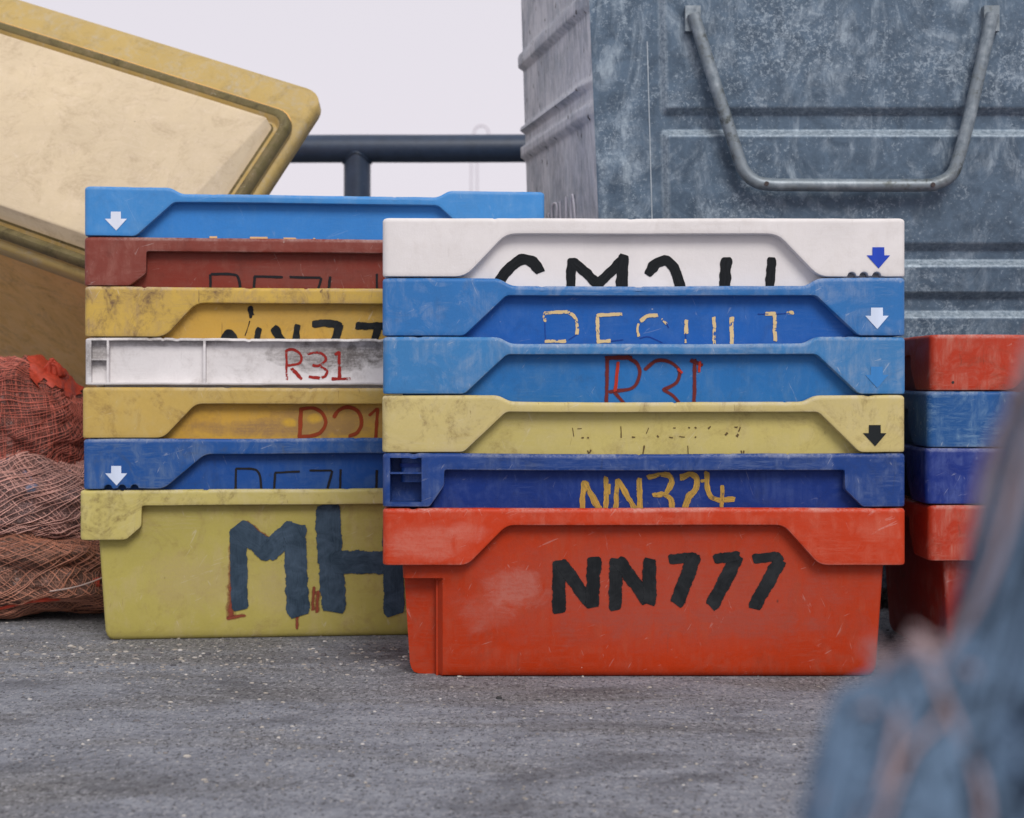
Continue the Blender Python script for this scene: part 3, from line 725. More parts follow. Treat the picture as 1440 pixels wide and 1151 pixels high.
# left side panel, splayed towards the back
DB = 3.72
xb = (741 - CX) * DB / F
def side_relief(t, z, zc=None):
    h = 0
    for zr0, zr1 in ((.985, 1.012), (1.05, 1.058), (1.20, 1.23), (.55, .58)):
        h += .012 * sm(z, zr0 - .006, zr0) * (1 - sm(z, zr1, zr1 + .006))
    return h
zss = [ZB + (ZT - ZB) * i / 180 for i in range(181)]; ts = [i / 16 for i in range(17)]
V, Fc = [], []
nrm = Vector((-(DB - DW), -(X0 - xb), 0)).normalized()
for z in zss:
    for t in ts:
        xl = X0 - (z - .9) * .045
        p0 = Vector((xl, YF + lean(z) - swage(xl, z) * 0, z)); p1 = Vector((xb - (z - .9) * .03, CAM.y + DB, z))
        p = p0.lerp(p1, t) + nrm * side_relief(t, z) * sm(t, 0.0, .1)
        V.append(p - bl)
n = len(ts)
for j in range(len(zss) - 1):
    for i in range(n - 1): Fc.append((j * n + i, (j + 1) * n + i, (j + 1) * n + i + 1, j * n + i + 1))
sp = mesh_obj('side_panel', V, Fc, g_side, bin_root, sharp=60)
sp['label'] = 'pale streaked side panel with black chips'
# back, right side, floor
V, Fc = [], []
xr = X1 + .05
q = [Vector((X1, YF, ZB)), Vector((xr, CAM.y + DB + .15, ZB)), Vector((xb, CAM.y + DB + .0, ZB)), Vector((X0, YF, ZB))]
for z in (ZB, ZT):
    for p in q: V.append(Vector((p.x + ((.03 if p.x > 1 else -.03) * (z - .9) if p.y > YF + .1 else (-.045 * (z - .9) if p.x < 1 else 0)), p.y + (lean(z) if p.y < YF + .1 else 0), z)) - bl)
Fc = [(0, 1, 5, 4), (1, 2, 6, 5), (0, 3, 2, 1)]
mesh_obj('rear_panel', V, Fc, g_front, bin_root, smooth=False)
V, Fc = [], []
loop = [(X0 - .05, YF - .05, ZT), (X1 + .02, YF - .05, ZT), (X1 + .09, CAM.y + DB + .18, ZT), (xb - .05, CAM.y + DB + .03, ZT), (X0 - .05, YF - .05, ZT)]
for a, b in zip(loop, loop[1:]): add_tube(V, Fc, [Vector(a) - bl, Vector(b) - bl], .025, 10)
mesh_obj('top_rim', V, Fc, g_front, bin_root)
V, Fc = [], []
for i in range(9):
    a = math.pi * i / 8
    for x in (X0 - .06, X1 + .05): V.append(Vector((x, YF + .33 - .39 * math.cos(a), ZT + .026 + .16 * math.sin(a))) - bl)
Fc = [(2 * i, 2 * i + 1, 2 * i + 3, 2 * i + 2) for i in range(8)] + [tuple(2 * i for i in range(9)), tuple(2 * i + 1 for i in range(9))[::-1]]
mesh_obj('lid', V, Fc, g_front, bin_root, smooth=True)
# handle
hm = NT('worn_steel_tube'); co = hm.coords(77)
nz = hm.noise(co, 60, 8, .7); n2 = hm.noise(co, 14, 5, .6)
hm.link(hm.mix(hm.ramp(n2, .42, .62), hm.mix(hm.ramp(nz, .35, .65), s2l((100, 112, 122)), s2l((150, 160, 168))), hm.mix(hm.ramp(nz, .45, .6), s2l((124, 134, 142)), s2l((66, 72, 70)))), hm.b.inputs['Base Color'])
hm.b.inputs['Metallic'].default_value = .2; hm.b.inputs['Roughness'].default_value = .42; hm.bump(nz, .3, .001)
hd = DW - .048
hp = [at(975, 20, hd), at(1012, 139, hd), at(1037, 217, hd), at(1046, 240, hd), at(1060, 254, hd), at(1080, 259.5, hd), at(1130, 260.5, hd), at(1290, 261, hd), at(1318, 258, hd), at(1338, 246, hd), at(1348, 222, hd), at(1362, 170, hd), at(1372, 125, hd), at(1396, 20, hd)]
V, Fc = [], []
add_tube(V, Fc, [p - bl for p in catmull(hp, 6)], .0126, 16)
hob = mesh_obj('handle', V, Fc, hm.m, bin_root, sharp=60)
dk = simple('hole_dark', (52, 40, 40), 9)
for px, py in ((1078, 258.5), (1312, 260)):
    V, Fc = [], []
    p = at(px, py, hd - .0128) - bl
    add_tube(V, Fc, [p + Vector((0, -.0012, 0)), p + Vector((0, .004, 0))], .0046, 12)
    mesh_obj('bolt_hole', V, Fc, dk, hob)
for px, py in ((975, 25), (1396, 25)):
    V, Fc = [], []
    p = at(px, py, hd) - bl
    add_box(V, Fc, p + Vector((0, .035, 0)), (.03, .06, .05))
    mesh_obj('handle_bracket', V, Fc, hm.m, bin_root, smooth=False)
# weld seam: thin pale vertical run on the front panel
V, Fc = [], []
pts = []
for i, py in enumerate(range(60, 560, 10)):
    x = xx(912 + (py - 139) * .03); z = zz(py)
    pts.append(Vector((x + noise.noise(Vector((z * 9, 0, 0))) * .0006, YF + lean(z) - swage(x, z) - .0006, z)) - bl)
add_tube(V, Fc, pts, .0011, 5)
mesh_obj('paint_run', V, Fc, simple('white_run', (176, 186, 194), 4), bin_root)
# white hand painted strokes on the side panel
def side_pt(px, py):
    d = ray(px, py); a = Vector((X0, YF, 0)); t = (a - CAM).dot(nrm) / d.dot(nrm)
    p = CAM + d * t
    z = p.z; xl = X0 - (z - .9) * .045
    a = Vector((xl, YF + lean(z), z)); t = (a - CAM).dot(nrm) / d.dot(nrm)
    return CAM + d * t + nrm * .004
dribble = simple('white_dribble', (214, 212, 220), 5, var=.1)
for pts in ([(774, 318), (774, 300)], [(779, 318), (779, 292), (783, 286), (786, 292), (785, 318)], [(790, 283), (791, 318)], [(798.5, 277), (799, 318)], [(807, 318), (805.5, 290), (807.5, 274), (810, 290), (812, 318)]):
    V, Fc = [], []
    add_tube(V, Fc, [side_pt(p.x, p.y) - bl for p in catmull([(x, y, 0) for x, y in pts], 5)], .0022, 6)
    mesh_obj('painted_letter', V, Fc, dribble, bin_root)
for wx in (X0 + .12, X1 - .12):
    V, Fc = [], []
    add_box(V, Fc, Vector((wx, YF + .32, .022)) - bl, (.08, .5, .044))
    mesh_obj('skid', V, Fc, hm.m, bin_root, smooth=False)

# ------------------------------------------------------------------ quay railing
rl = thing('quay_railing', 'dark navy tubular steel railing standing behind the crates', 'railing', (0, CAM.y + 4.9, 0), (0, 0, R(-.9)))
rm = NT('navy_railing_paint'); co = rm.coords(88); nz = rm.noise(co, 22, 8, .7); nf = rm.noise(co, 130, 5, .7)
rm.link(rm.mix(rm.ramp(nf, .62, .72, 0, .5), rm.mix(rm.ramp(nz, .3, .7), s2l((32, 46, 66)), s2l((44, 60, 84))), s2l((110, 118, 132))), rm.b.inputs['Base Color'])
rm.b.inputs['Roughness'].default_value = .42; rm.bump(nf, .3, .001)
zt_ = CAM.z + (HORIZ - 209) / F * 4.9
V, Fc = [], []
add_tube(V, Fc, [(x, 0, zt_ + .0012 * noise.noise(Vector((x * 3, 0, 0)))) for x in seq(-6, 6, .25)], .0438, 24)
mesh_obj('top_rail', V, Fc, rm.m, rl, sharp=60)
V, Fc = [], []
add_tube(V, Fc, [(-6, 0, .58), (6, 0, .58)], .027, 16)
mesh_obj('mid_rail', V, Fc, rm.m, rl, sharp=60)
px0 = (502 - CX) * 4.9 / F
for k in range(-3, 4):
    x = px0 + k * 1.6
    V, Fc = [], []
    add_tube(V, Fc, [(x, 0, 0), (x, 0, zt_ - .02)], .042, 24)
    pst = mesh_obj('post', V, Fc, rm.m, rl, sharp=60)
    V, Fc = [], []
    add_box(V, Fc, (x, 0, .008), (.16, .16, .016))
    mesh_obj('base_plate', V, Fc, rm.m, pst, smooth=False)
    V, Fc = [], []
    add_tube(V, Fc, [(x + .0445 * math.cos(a), .0445 * math.sin(a), zt_ - .046 + .0438 * (1 - math.sqrt(max(0, 1 - (math.sin(a)) ** 2 * .9)))) for a in [2 * math.pi * i / 28 for i in range(29)]], .0028, 6)
    mesh_obj('weld_bead', V, Fc, rm.m, pst, sharp=60)

# ------------------------------------------------------------------ distant lamp post
dl_ = 46.0
lp = thing('lamp_post', 'pale hooked lamp post, faint in the distance beyond the railing', 'lamp post', (at(667, HORIZ, dl_).x, CAM.y + dl_, 0))
wm = simple('hazed_post_colour', (196, 188, 196), 12, var=.05, k=.95)  # haze of the distance is put into this pale colour
lb0 = Vector(lp.location)
V, Fc = [], []
for px in (661, 671): add_tube(V, Fc, [Vector((at(px, 300, dl_).x, CAM.y + dl_, 0)) - lb0, at(px + (2 if px < 665 else 0), 205, dl_) - lb0], .022, 8)
mesh_obj('pole', V, Fc, wm, lp)
V, Fc = [], []
add_tube(V, Fc, [p - lb0 for p in catmull([at(664, 215, dl_), at(665, 195, dl_), at(669, 181, dl_), at(677, 177, dl_), at(685, 181, dl_), at(689, 193, dl_)], 6)], .026, 8)
mesh_obj('hooked_arm', V, Fc, wm, lp)
V, Fc = [], []
c = at(689, 196, dl_) - lb0
add_tube(V, Fc, [c + Vector((0, 0, .06)), c, c + Vector((0, 0, -.03))], [.05, .1, .09], 10)
mesh_obj('lamp_head', V, Fc, wm, lp)

# ------------------------------------------------------------------ yellow tub tipped back on the sacks
u_ = Vector((.94, -.28, -.33)).normalized(); v_ = Vector((.46, .5, .89)); v_ = (v_ - u_ * v_.dot(u_)).normalized(); n_ = u_.cross(v_)
DT = 3.36
UR = at(380, 166, DT)
Mt = Matrix((u_, v_, n_)).transposed().to_4x4(); Mt.translation = UR - n_ * .003
tub = thing('plastic_tub', 'big cream-yellow plastic tub with lid, tipped back on the mesh sacks at the left', 'tub')
tub.matrix_world = Mt
cream_m = plastic('cream_plastic', (212, 193, 162), 301, dust=.25, dustc=(222, 204, 182), dirt=.3, dirtc=(150, 128, 102), rough=.75, k=1.0)  # paler cream on the raised lid panel than on the collar
ochre = plastic('ochre_plastic', (184, 158, 98), 311, dust=.3, dirt=.25, dirtc=(95, 78, 45), k=.95)
grime = plastic('grimy_ochre_plastic', (108, 98, 64), 321, dust=.4, dustc=(140, 122, 96), dirt=.9, dirtc=(74, 66, 46), k=.95)
LW, LH = .95, .43        # panel width and height
def rring(x0, x1, y0, y1, r, z, n=6):
    pts = []
    for cx, cy, a0 in ((x1 - r, y0 + r, -90), (x1 - r, y1 - r, 0), (x0 + r, y1 - r, 90), (x0 + r, y0 + r, 180)):
        for k in range(n + 1):
            a = R(a0 + 90 * k / n); pts.append((cx + r * math.cos(a), cy + r * math.sin(a), z))
    return pts
def loft(rings, cap0=False, cap1=False):
    V, Fc = [], []; n = len(rings[0])
    for r in rings: V += r
    for i in range(len(rings) - 1):
        for k in range(n):
            k2 = (k + 1) % n; Fc.append((i * n + k, i * n + k2, (i + 1) * n + k2, (i + 1) * n + k))
    if cap0: Fc.append(tuple(range(n))[::-1])
    if cap1: Fc.append(tuple((len(rings) - 1) * n + k for k in range(n)))
    return V, Fc
def rq(o, z, r, up=0): return rring(-LW - o, o, -LH - o, o + up, r, z)
lid_root_mats = [cream_m, ochre, grime]
def wedge(r):   # the raised panel draws in and rises towards the lower edge
    return [(x - .055 * (min(1, max(0, -y / LH)) if x > -LW / 2 else 0), y, z + .022 * min(1, max(0, -y / LH))) for x, y, z in r]
rings = [rq(.039, -.046, .045), rq(.042, -.03, .045), rq(.040, -.014, .045), rq(.034, -.009, .04), rq(.024, -.011, .034), rq(.020, -.014, .03), rq(.016, -.026, .026), rq(.012, -.030, .024), rq(.006, -.026, .02), rq(.002, -.022, .016), wedge(rq(-.003, .004, .008)), wedge(rq(-.008, .007, .006))]
V, Fc = loft(rings, cap1=True)
nper = len(rings[0])
fm = []
for i in range(len(rings) - 1):
    fm += [(1 if i < 1 else 2 if i < 5 else 1 if i < 8 else 2 if i < 9 else 0)] * nper
fm += [0]
mesh_obj('lid', V, Fc, None, tub, sharp=50, mats=lid_root_mats, fm=fm)
# body collar then tapering shell, open joint under the lid
def rb(o, orr, z, up=0): return rring(-LW - o, orr, -LH - o, o + up, .05, z)
rings = [rb(.030, .030, -.040, .03), rb(.046, .046, -.044, .08), rb(.052, .052, -.052, .09), rb(.052, .052, -.080, .09), rb(.044, .044, -.088, .08), rb(.03, -.02, -.094), rb(.02, -.12, -.40), rb(.01, -.26, -.94), rb(-.01, -.28, -.97)]
V, Fc = loft(rings, True, True)
brown = plastic('weathered_orange_plastic', (238, 182, 108), 331, dust=.2, dustc=(190, 150, 100), dirt=.3, dirtc=(105, 72, 38), k=.95)
mesh_obj('body', V, Fc, None, tub, sharp=50, mats=[ochre, brown], fm=[0] * (nper * 4) + [1] * (nper * 4) + [1, 1])
# ------------------------------------------------------------------ mesh sacks
def sackmat(name, seed, net=(186, 118, 104), fill=(92, 62, 54), net2=(150, 120, 118), blue=.15, wsc=(95, 38)):
    t = NT(name)
    tc = t.node('ShaderNodeTexCoord'); mp = t.node('ShaderNodeMapping'); t.link(tc.outputs['UV'], mp.inputs['Vector'])
    co = t.coords(seed)
    # wobble the weave
    wn = t.node('ShaderNodeTexNoise'); t.link(co, wn.inputs['Vector']); wn.inputs['Scale'].default_value = 9
    va = t.node('ShaderNodeVectorMath', operation='MULTIPLY_ADD'); t.link(wn.outputs['Color'], va.inputs[0]); va.inputs[1].default_value = (.05, .05, 0); t.link(mp.outputs[0], va.inputs[2])
    w1 = t.node('ShaderNodeTexWave', bands_direction='X'); w2 = t.node('ShaderNodeTexWave', bands_direction='Y')
    for w, s in ((w1, wsc[0]), (w2, wsc[1])): t.link(va.outputs[0], w.inputs['Vector']); w.inputs['Scale'].default_value = s; w.inputs['Distortion'].default_value = .6
    th = t.math('MAXIMUM', t.ramp(w1.outputs['Fac'], .55, .8), t.ramp(w2.outputs['Fac'], .55, .8))
    big = t.noise(co, 14, 7, .7, .6); mid = t.noise(co, 45, 8, .75, .5)
    b = lambda c: tuple(x / K for x in s2l(c))
    inside = t.mix(t.ramp(mid, .35, .65), b(tuple(x * .6 for x in fill)), b(fill))
    inside = t.mix(t.ramp(t.noise(t.coords(seed + 2), 20, 3, .5, .8), .62, .68, 0, blue * 3), inside, b((86, 108, 140)))
    inside = t.mix(t.ramp(t.noise(t.coords(seed + 3), 60, 4, .7), .6, .7, 0, .6), inside, b((176, 160, 156)))
    netc = t.mix(t.ramp(big, .4, .62), b(net), b(net2))
    col = t.mix(t.math('MULTIPLY', th, t.ramp(mid, .3, .6, .1, .45)), inside, netc)
    t.link(col, t.b.inputs['Base Color']); t.b.inputs['Roughness'].default_value = .7
    t.bump(t.math('ADD', t.math('MULTIPLY', th, .6), t.math('MULTIPLY', mid, 3)), .8, .004)
    return t.m
rnd_sack = random.Random(3)
def sack(name, label, c, rad, rot, mat, seed, thread, sq=.8, lump=.16):
    root = thing(name, label, 'sack', (c[0], c[1], c[2] - rad[2]), (0, 0, 0), 'mesh sacks heaped at the left')
    V, Fc, uv = [], [], []; nu, nv = 96, 64
    E = Euler(rot).to_matrix()
    for j in range(nv + 1):
        ph = math.pi * (j / nv - .5)
        for i in range(nu):
            th = 2 * math.pi * i / nu
            sg = lambda w, e: math.copysign(abs(w) ** e, w)
            d = Vector((sg(math.cos(ph), sq) * sg(math.cos(th), sq), sg(math.cos(ph), sq) * sg(math.sin(th), sq), sg(math.sin(ph), sq)))
            q = d.normalized() * 2.2 + Vector((seed, 0, 0))
            f = 1 + lump * noise.fractal(q, 1.0, 2.0, 5) + .05 * noise.fractal(q * 3.2, 1.0, 2.0, 3)
            p = E @ Vector((d.x * rad[0] * f, d.y * rad[1] * f, d.z * rad[2] * f))
            p.z = max(p.z, -rad[2] * .93) + rad[2]
            V.append(p); uv.append((i / nu if i < nu else 1, j / nv))
    for j in range(nv):
        for i in range(nu):
            i2 = (i + 1) % nu
            Fc.append((j * nu + i, j * nu + i2, (j + 1) * nu + i2, (j + 1) * nu + i))
    mesh_obj('contents', V, Fc, mat, root, sharp=180, uvs=uv)
    T, TF = [], []; nth = 124
    for k in range(nth):
        for sg_ in (-1, 1):
            pts = []
            for j in range(6, nv - 5, 1):
                f = (k / nth * nu + sg_ * j * .55 + 1.2 * noise.noise(Vector((k * .7, j * .11, seed + sg_)))) % nu
                i0 = int(f); a = f - i0
                p = V[j * nu + i0 % nu].lerp(V[j * nu + (i0 + 1) % nu], a)
                q = p - Vector((0, 0, rad[2])); q.normalize()
                pts.append(p + q * (.0016 + .0012 * sg_))
            add_tube(T, TF, pts, rnd_sack.uniform(.00045, .0009), 4, cap=False)
    mesh_obj('net_bag', T, TF, thread, root)
    return root
sm1 = sackmat('red_mesh_weave', 501, net=(198, 112, 94), fill=(98, 50, 42), net2=(196, 140, 128), blue=.0)
sm2 = sackmat('pink_mesh_weave', 511, net=(208, 152, 140), fill=(104, 72, 68), net2=(176, 150, 150), blue=.3)
sm3 = sackmat('brown_mesh_weave', 521, net=(178, 130, 112), fill=(104, 70, 58), net2=(156, 120, 106), blue=.0)
orange = simple('orange_netting', (172, 60, 38), 531, rough=.6, var=.3, scale=90, bump=.6, bd=.003)
s1 = sack('mesh_sack', 'red mesh sack with bright orange gathered neck, topmost of the heap', at(40, 596, 3.22), (.145, .16, .115), (0, R(38), 0), sm1, 3.3, simple('red_net_thread', (190, 104, 88), 541, rough=.6, var=.35, scale=20))
s2 = sack('mesh_sack', 'pink-grey mesh sack with blue bits inside, squeezed in the middle of the heap', at(60, 705, 3.17), (.21, .17, .10), (0, R(8), R(10)), sm2, 8.1, simple('pink_net_thread', (214, 164, 152), 542, rough=.6, var=.3, scale=20))
s3 = sack('mesh_sack', 'brown mesh sack with an orange band, lying on the ground below the others', at(30, 812, 3.15), (.26, .2, .085), (0, 0, R(-6)), sm3, 5.7, simple('brown_net_thread', (190, 130, 106), 543, rough=.6, var=.35, scale=20), sq=.7)
s3.location.z = 0.0
# gathered neck of the top sack
l1 = Vector(s1.location); rnd = random.Random(5); nb = at(73, 508, 3.15)
mb = [c for c in s1.children if c.name.startswith('contents')][0].data
inv = []
V, Fc, vm = [], [], {}
for p in mb.polygons:        # orange netting gathered over the top of the sack: follows the sack, wrinkled and ragged
    c = l1 + p.center; q = c - CAM; px, py = CX + F * q.x / q.y, HORIZ - F * q.z / q.y
    lim = 548 + 16 * noise.noise(Vector((px * .09, 3, 0))) - .006 * (px - 88) ** 2 + (10 if px > 88 else 0)
    if p.normal.y < .45 and py < lim and 40 < px < 135:
        f = []
        for vi in p.vertices:
            if vi not in vm:
                v = mb.vertices[vi]; w = l1 + v.co
                a = math.atan2(w.z - nb.z - .03, w.x - nb.x)
                vm[vi] = len(V); V.append(v.co + v.normal * (.005 + .002 * noise.noise(Vector((a * 9, 0, 1))) + .0015 * noise.noise(w * 60)))
            f.append(vm[vi])
        Fc.append(tuple(f))
for k in range(9):          # twisted knot at the top
    a = k * .7; e = nb + Vector((.018 * math.cos(a), .012 * math.sin(a) + .02, -.030))
    add_tube(V, Fc, [p - l1 for p in catmull([nb + Vector((.003 * math.cos(a * 2), .003 * math.sin(a), .006 * math.sin(a * 3))), nb.lerp(e, .45) + Vector((.004 * math.cos(a), 0, .002)), e], 4)], [.0025, .003, .0035, .0045, .005, .006, .0065, .007, .007], 6)
gn = mesh_obj('gathered_neck', V, Fc, orange, s1, sharp=180)
# orange band and pale string on the bottom sack
l3 = Vector(s3.location)
V, Fc = [], []
for k in range(16):
    o = k * 1.25
    pts = [at(x, 826 + o - (x - 60) * .16 + 2 * math.sin(x * .06 + k) + rnd.uniform(-.6, .6), 2.965 - abs(x - 60) * .0000 + .02 * ((x - 40) / 100) ** 2) - l3 for x in range(-60, 160, 20)]
    add_tube(V, Fc, catmull(pts, 3), .0032, 5)
mesh_obj('orange_band', V, Fc, orange, s3)
V, Fc = [], []
add_tube(V, Fc, [p - l3 for p in catmull([at(70, 832, 2.945), at(100, 827, 2.94), at(125, 820, 2.94), at(160, 806, 2.96)], 5)], .0013, 5)
mesh_obj('string', V, Fc, simple('pale_string', (190, 168, 160), 6), s3)

# ------------------------------------------------------------------ foreground heap of old netting
nh = thing('net_heap', 'heap of blue-grey fishing net with frayed pinkish rope, in the near right corner', 'fishing net', (.30, CAM.y + .50, 0))
hl = Vector(nh.location)
NPROF = [(.055, .0), (.065, .20), (.073, .330), (.080, .350), (.089, .361), (.099, .369), (.107, .373), (.114, .388), (.121, .42), (.129, .448), (.142, .468), (.19, .475), (.25, .44), (.31, .32), (.37, .10), (.41, 0)]
def hz_(x, y):
    """height of the heap at world x, y: a low shoulder on the left, a higher bundle on the right"""
    q = y - CAM.y
    fy = sm(q, .22, .39) * (1 - sm(q, .405, .66))
    h = interp(NPROF, x - .004 - max(0, q - .42) * .5) * fy
    return max(0, h + .015 * noise.fractal(Vector((x * 26, y * 26, 2)), 1, 2, 4) * (1 if h > .05 else 0))
V, Fc = [], []
N = 110
gx = [.03 + .62 * i / N for i in range(N + 1)]; gy = [CAM.y + .19 + .62 * i / N for i in range(N + 1)]
for y in gy:
    for x in gx: V.append(Vector((x, y, hz_(x, y))) - hl)
for j in range(N):
    for i in range(N):
        if max(V[j * (N + 1) + i].z, V[(j + 1) * (N + 1) + i + 1].z, V[j * (N + 1) + i + 1].z, V[(j + 1) * (N + 1) + i].z) > .012:
            Fc.append((j * (N + 1) + i, j * (N + 1) + i + 1, (j + 1) * (N + 1) + i + 1, (j + 1) * (N + 1) + i))
netm = NT('blue_grey_net'); co = netm.coords(600); a = netm.noise(co, 11, 5, .6, .5); b = netm.noise(co, 60, 6, .7)
netm.link(netm.mix(netm.ramp(a, .56, .7), netm.mix(netm.ramp(b, .3, .7), s2l((14, 27, 44)), s2l((30, 52, 80))), netm.mix(netm.ramp(b, .3, .7), s2l((80, 100, 118)), s2l((120, 142, 164)))), netm.b.inputs['Base Color'])
netm.b.inputs['Roughness'].default_value = .8; netm.bump(b, 1, .01)
nob = mesh_obj('netting', V, Fc, netm.m, nh, sharp=180)
strand_mats = [simple('teal_twine', (28, 46, 66), 601, .8, .4), simple('pale_blue_twine', (100, 124, 150), 602, .8, .3), simple('pinkish_frayed_rope', (168, 146, 148), 603, .8, .25)]
def strand(V, Fc, x, y, r, n=12, step=.012, drift=None, loft_=.004):
    ang = rnd.uniform(0, 6.28) if drift is None else drift; pts = []; k = rnd.uniform(0, 9); lift = rnd.uniform(.001, loft_)
    for s_ in range(n):
        pts.append(Vector((x, y, max(.003, hz_(x, y) + lift + .005 * math.sin(s_ * 1.3 + k)))) - hl)
        ang += rnd.uniform(-.5, .5); x += step * math.cos(ang); y += step * math.sin(ang)
    add_tube(V, Fc, catmull(pts, 2), r, 5)
V, Fc = [], []
for k in range(170): strand(V, Fc, rnd.uniform(.11, .34), CAM.y + rnd.uniform(.36, .62), rnd.uniform(.0012, .003))
mesh_obj('teal_twine', V, Fc, strand_mats[0], nh)
V, Fc = [], []
for k in range(190): strand(V, Fc, rnd.uniform(.068, .108), CAM.y + rnd.uniform(.36, .43), rnd.uniform(.0008, .0018), loft_=.004)
for k in range(14): strand(V, Fc, rnd.uniform(.125, .30), CAM.y + rnd.uniform(.38, .50), rnd.uniform(.001, .002), loft_=.01)
mesh_obj('pale_blue_twine', V, Fc, strand_mats[1], nh)
V, Fc = [], []
for k in range(20): strand(V, Fc, rnd.uniform(.088, .110), CAM.y + rnd.uniform(.38, .42), rnd.uniform(.0005, .0011), n=10, step=.008, loft_=.014)
for k in range(9):                      # a few frayed ends stand up and lean to the left
    x0 = rnd.uniform(.112, .118); p0 = Vector((x0, CAM.y + .43 + rnd.uniform(-.02, .02), hz_(x0, CAM.y + .43) - .004))
    p2 = p0 + Vector((-.014 + rnd.uniform(-.003, .003), .004, .016 + rnd.uniform(-.003, .003)))
    add_tube(V, Fc, [p - hl for p in catmull([p0, p0.lerp(p2, .5) + Vector((.002, 0, -.001)), p2], 4)], .0006, 5)
mesh_obj('frayed_rope', V, Fc, strand_mats[2], nh)

# ------------------------------------------------------------------ setting
gm = NT('worn_asphalt')
co = gm.coords(700); ca = gm.coords(705, (.35, 1, 1)); big = gm.noise(ca, 3.0, 6, .62, .5); mid = gm.noise(ca, 22, 8, .75, .4); fine = gm.noise(co, 150, 8, .85); grit = gm.noise(co, 420, 5, .85)
c1 = gm.mix(gm.ramp(mid, .36, .64), s2l((134, 137, 147)), s2l((168, 171, 181)))
c1 = gm.mix(gm.ramp(big, .46, .58, 0, .7), c1, s2l((126, 123, 120)))
rg = gm.ramp(big, .44, .6, .4, 1)
cg = gm.coords(706, (1, .5, 1))
g1 = gm.noise(cg, 120, 4, .7); g2 = gm.noise(cg, 230, 3, .7); g3 = gm.noise(gm.coords(708, (1, .5, 1)), 170, 4, .75)
c1 = gm.mix(gm.math('MULTIPLY', gm.ramp(fine, .52, .62, 0, .5), rg), c1, s2l((84, 84, 90)))
c1 = gm.mix(gm.math('MULTIPLY', gm.ramp(g1, .54, .60, 0, .85), rg), c1, s2l((66, 66, 72)))
c1 = gm.mix(gm.ramp(g2, .57, .62, 0, .85), c1, s2l((58, 58, 64)))
c1 = gm.mix(gm.ramp(g3, .57, .62, 0, .85), c1, s2l((192, 191, 196)))
gv = gm.voro(gm.coords(701), 190); pale = gm.math('MULTIPLY', gm.ramp(gv.outputs['Distance'], .15, .4, 1, 0), gm.ramp(gv.outputs['Color'], .80, .84))
c1 = gm.mix(gm.math('MULTIPLY', pale, .7), c1, s2l((192, 188, 184)))
# oily stains and hairline cracks
st_ = gm.noise(gm.coords(711, (.6, 1, 1)), 4.5, 7, .7, 1.0); c1 = gm.mix(gm.ramp(st_, .52, .66, 0, .6), c1, s2l((78, 78, 84)))
cw = gm.node('ShaderNodeVectorMath', operation='MULTIPLY_ADD'); nzz = gm.node('ShaderNodeTexNoise'); nzz.inputs['Scale'].default_value = 9; gm.link(co, nzz.inputs['Vector']); gm.link(nzz.outputs['Color'], cw.inputs[0]); cw.inputs[1].default_value = (.22, .22, .22); gm.link(co, cw.inputs[2])
cv = gm.voro(cw.outputs[0], 1.3, 'DISTANCE_TO_EDGE'); crk = gm.math('MULTIPLY', gm.ramp(cv.outputs['Distance'], .003, .010, 1, 0), gm.ramp(big, .47, .53))
c1 = gm.mix(gm.math('MULTIPLY', crk, .18), c1, s2l((50, 50, 54)))
gm.link(c1, gm.b.inputs['Base Color']); gm.b.inputs['Roughness'].default_value = .85
gm.bump(gm.math('ADD', gm.math('MULTIPLY', fine, .8), gm.math('ADD', grit, gm.math('MULTIPLY', mid, 1.5))), .9, .004)
QY = CAM.y + 5.4
def ground_z(x, y): return 0.0
V = [(-400, -400, 0), (400, -400, 0), (400, QY, 0), (-400, QY, 0), (400, QY, -3), (-400, QY, -3)]
g = mesh_obj('ground', V, [(0, 1, 2, 3), (3, 2, 4, 5)], gm.m, smooth=False); g['kind'] = 'structure'
wt = NT('sea_water'); wn = wt.noise(wt.coords(702), 1.5, 6, .6)
wt.b.inputs['Base Color'].default_value = (.05, .075, .09, 1); wt.b.inputs['Roughness'].default_value = .15; wt.bump(wn, .6, .08)
w = mesh_obj('water', [(-4000, QY + .01, -1.6), (4000, QY + .01, -1.6), (4000, 8000, -1.6), (-4000, 8000, -1.6)], [(0, 1, 2, 3)], wt.m, smooth=False); w['kind'] = 'structure'
V, Fc = [], []
add_box(V, Fc, (0, CAM.y + dl_ + 1.0, -1.3), (60, 5, 2.6))
pr = mesh_obj('breakwater', V, Fc, gm.m, smooth=False); pr['kind'] = 'structure'
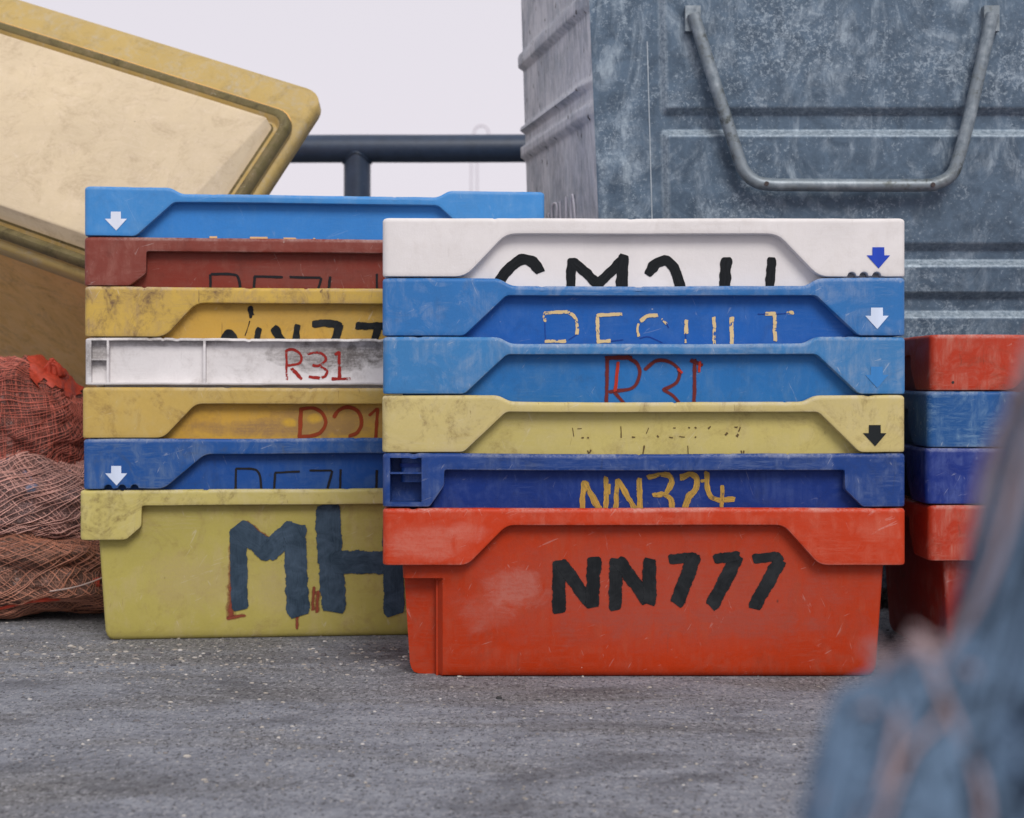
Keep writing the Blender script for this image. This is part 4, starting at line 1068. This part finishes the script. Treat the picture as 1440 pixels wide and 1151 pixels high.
# grit and chips on the ground
V, Fc = [], []
rnd = random.Random(11)
def chip(x, y, s, flat=.55):
    b0 = len(V); n = rnd.choice((5, 6)); a0 = rnd.uniform(0, 6)
    h = s * flat * rnd.uniform(.5, 1)
    rad = [s * rnd.uniform(.6, 1.1) for _ in range(n)]; st = rnd.uniform(.6, 1)
    for z, f in ((-.0004, 1.0), (h * .55, .95), (h, .5)):
        for k in range(n):
            a = a0 + 2 * math.pi * k / n; V.append((x + rad[k] * f * math.cos(a), y + rad[k] * f * math.sin(a) * st, z))
    for j in range(2):
        for k in range(n): Fc.append((b0 + j * n + k, b0 + j * n + (k + 1) % n, b0 + (j + 1) * n + (k + 1) % n, b0 + (j + 1) * n + k))
    Fc.append(tuple(b0 + 2 * n + k for k in range(n)))
for k in range(14000):
    d = rnd.uniform(1.5, 3.3); px = rnd.uniform(-30, 1470); p = at(px, HORIZ, d); x, y = p.x, p.y
    dens = noise.noise(Vector((x * 3, y * 5, 0)))
    # more loose grit gathers in front of the left-hand stack
    near = math.exp(-((y - .22) / .16) ** 2) * (1 if x < .0 else .25)
    if rnd.random() > .25 + .5 * near + .3 * dens: continue
    chip(x, y, (abs(rnd.gauss(.0012, .0009)) + .0006) * (1 + .8 * near) * (1.9 if rnd.random() < .006 else 1) + (.0012 if rnd.random() < .02 else 0))
gt = NT('pale_grit'); gi = gt.node('ShaderNodeNewGeometry'); rp = gt.node('ShaderNodeValToRGB')
gt.link(gi.outputs['Random Per Island'], rp.inputs[0]); e = rp.color_ramp.elements
e[0].position = 0; e[0].color = (*s2l((70, 70, 76)), 1); e[1].position = 1; e[1].color = (*s2l((196, 192, 188)), 1)
for ps, cc in ((.4, (120, 116, 116)), (.75, (156, 148, 138)), (.93, (176, 170, 162))):
    q = e.new(ps); q.color = (*s2l(cc), 1)
gt.link(rp.outputs[0], gt.b.inputs['Base Color']); gt.b.inputs['Roughness'].default_value = .8
gr = mesh_obj('loose_grit', V, Fc, gt.m, smooth=False); gr['kind'] = 'stuff'
V, Fc = [], []
pb = at(701, 983, CAM.z * F / (983 - HORIZ))
chip(pb.x, pb.y, .0055, .8)
tag(mesh_obj('pebble', V, Fc, simple('dark_stone', (44, 44, 46), 15, .8), smooth=False), 'small dark pebble lying on the asphalt in front of the NN777 crate', 'pebble')

# ------------------------------------------------------------------ light
SUN_EL, SUN_AZ = R(42), R(16)       # high, behind and to the right of the camera, veiled by cloud
W = bpy.data.worlds.new('World'); sc.world = W; W.use_nodes = True
wn_, wl = W.node_tree.nodes, W.node_tree.links
bg = wn_['Background']
sky = wn_.new('ShaderNodeTexSky'); sky.sky_type = 'NISHITA'; sky.sun_disc = False
sky.sun_elevation = SUN_EL; sky.sun_rotation = math.pi - SUN_AZ; sky.dust_density = 4
tc = wn_.new('ShaderNodeTexCoord'); sx = wn_.new('ShaderNodeSeparateXYZ'); wl.new(tc.outputs['Generated'], sx.inputs[0])
mr = wn_.new('ShaderNodeMapRange'); wl.new(sx.outputs['Z'], mr.inputs[0]); mr.inputs[1].default_value = 0.12; mr.inputs[2].default_value = .9
cl = wn_.new('ShaderNodeMix'); cl.data_type = 'RGBA'; wl.new(mr.outputs[0], cl.inputs[0])
cl.inputs[6].default_value = (8.4, 7.9, 8.55, 1); cl.inputs[7].default_value = (7.4, 7.5, 7.9, 1)
mx = wn_.new('ShaderNodeMix'); mx.data_type = 'RGBA'; mx.inputs[0].default_value = .94
wl.new(sky.outputs[0], mx.inputs[6]); wl.new(cl.outputs[2], mx.inputs[7])
wl.new(mx.outputs[2], bg.inputs['Color']); bg.inputs['Strength'].default_value = .1
sd_ = bpy.data.lights.new('sun', 'SUN'); sun = bpy.data.objects.new('sun', sd_); C.objects.link(sun)
sd_.energy = 2.0; sd_.angle = R(24); sd_.color = (1, .965, .92)
dirv = Vector((math.sin(SUN_AZ) * math.cos(SUN_EL), -math.cos(SUN_AZ) * math.cos(SUN_EL), math.sin(SUN_EL)))
sun.rotation_euler = dirv.to_track_quat('Z', 'Y').to_euler()
sc.view_settings.view_transform = 'Standard'; sc.view_settings.look = 'None'
sc.view_settings.exposure = 0; sc.view_settings.gamma = 1
sc.render.engine = 'CYCLES'; sc.cycles.max_bounces = 6; sc.cycles.transparent_max_bounces = 16
for o in list(bpy.data.objects):
    if '_H' in o: del o['_H']
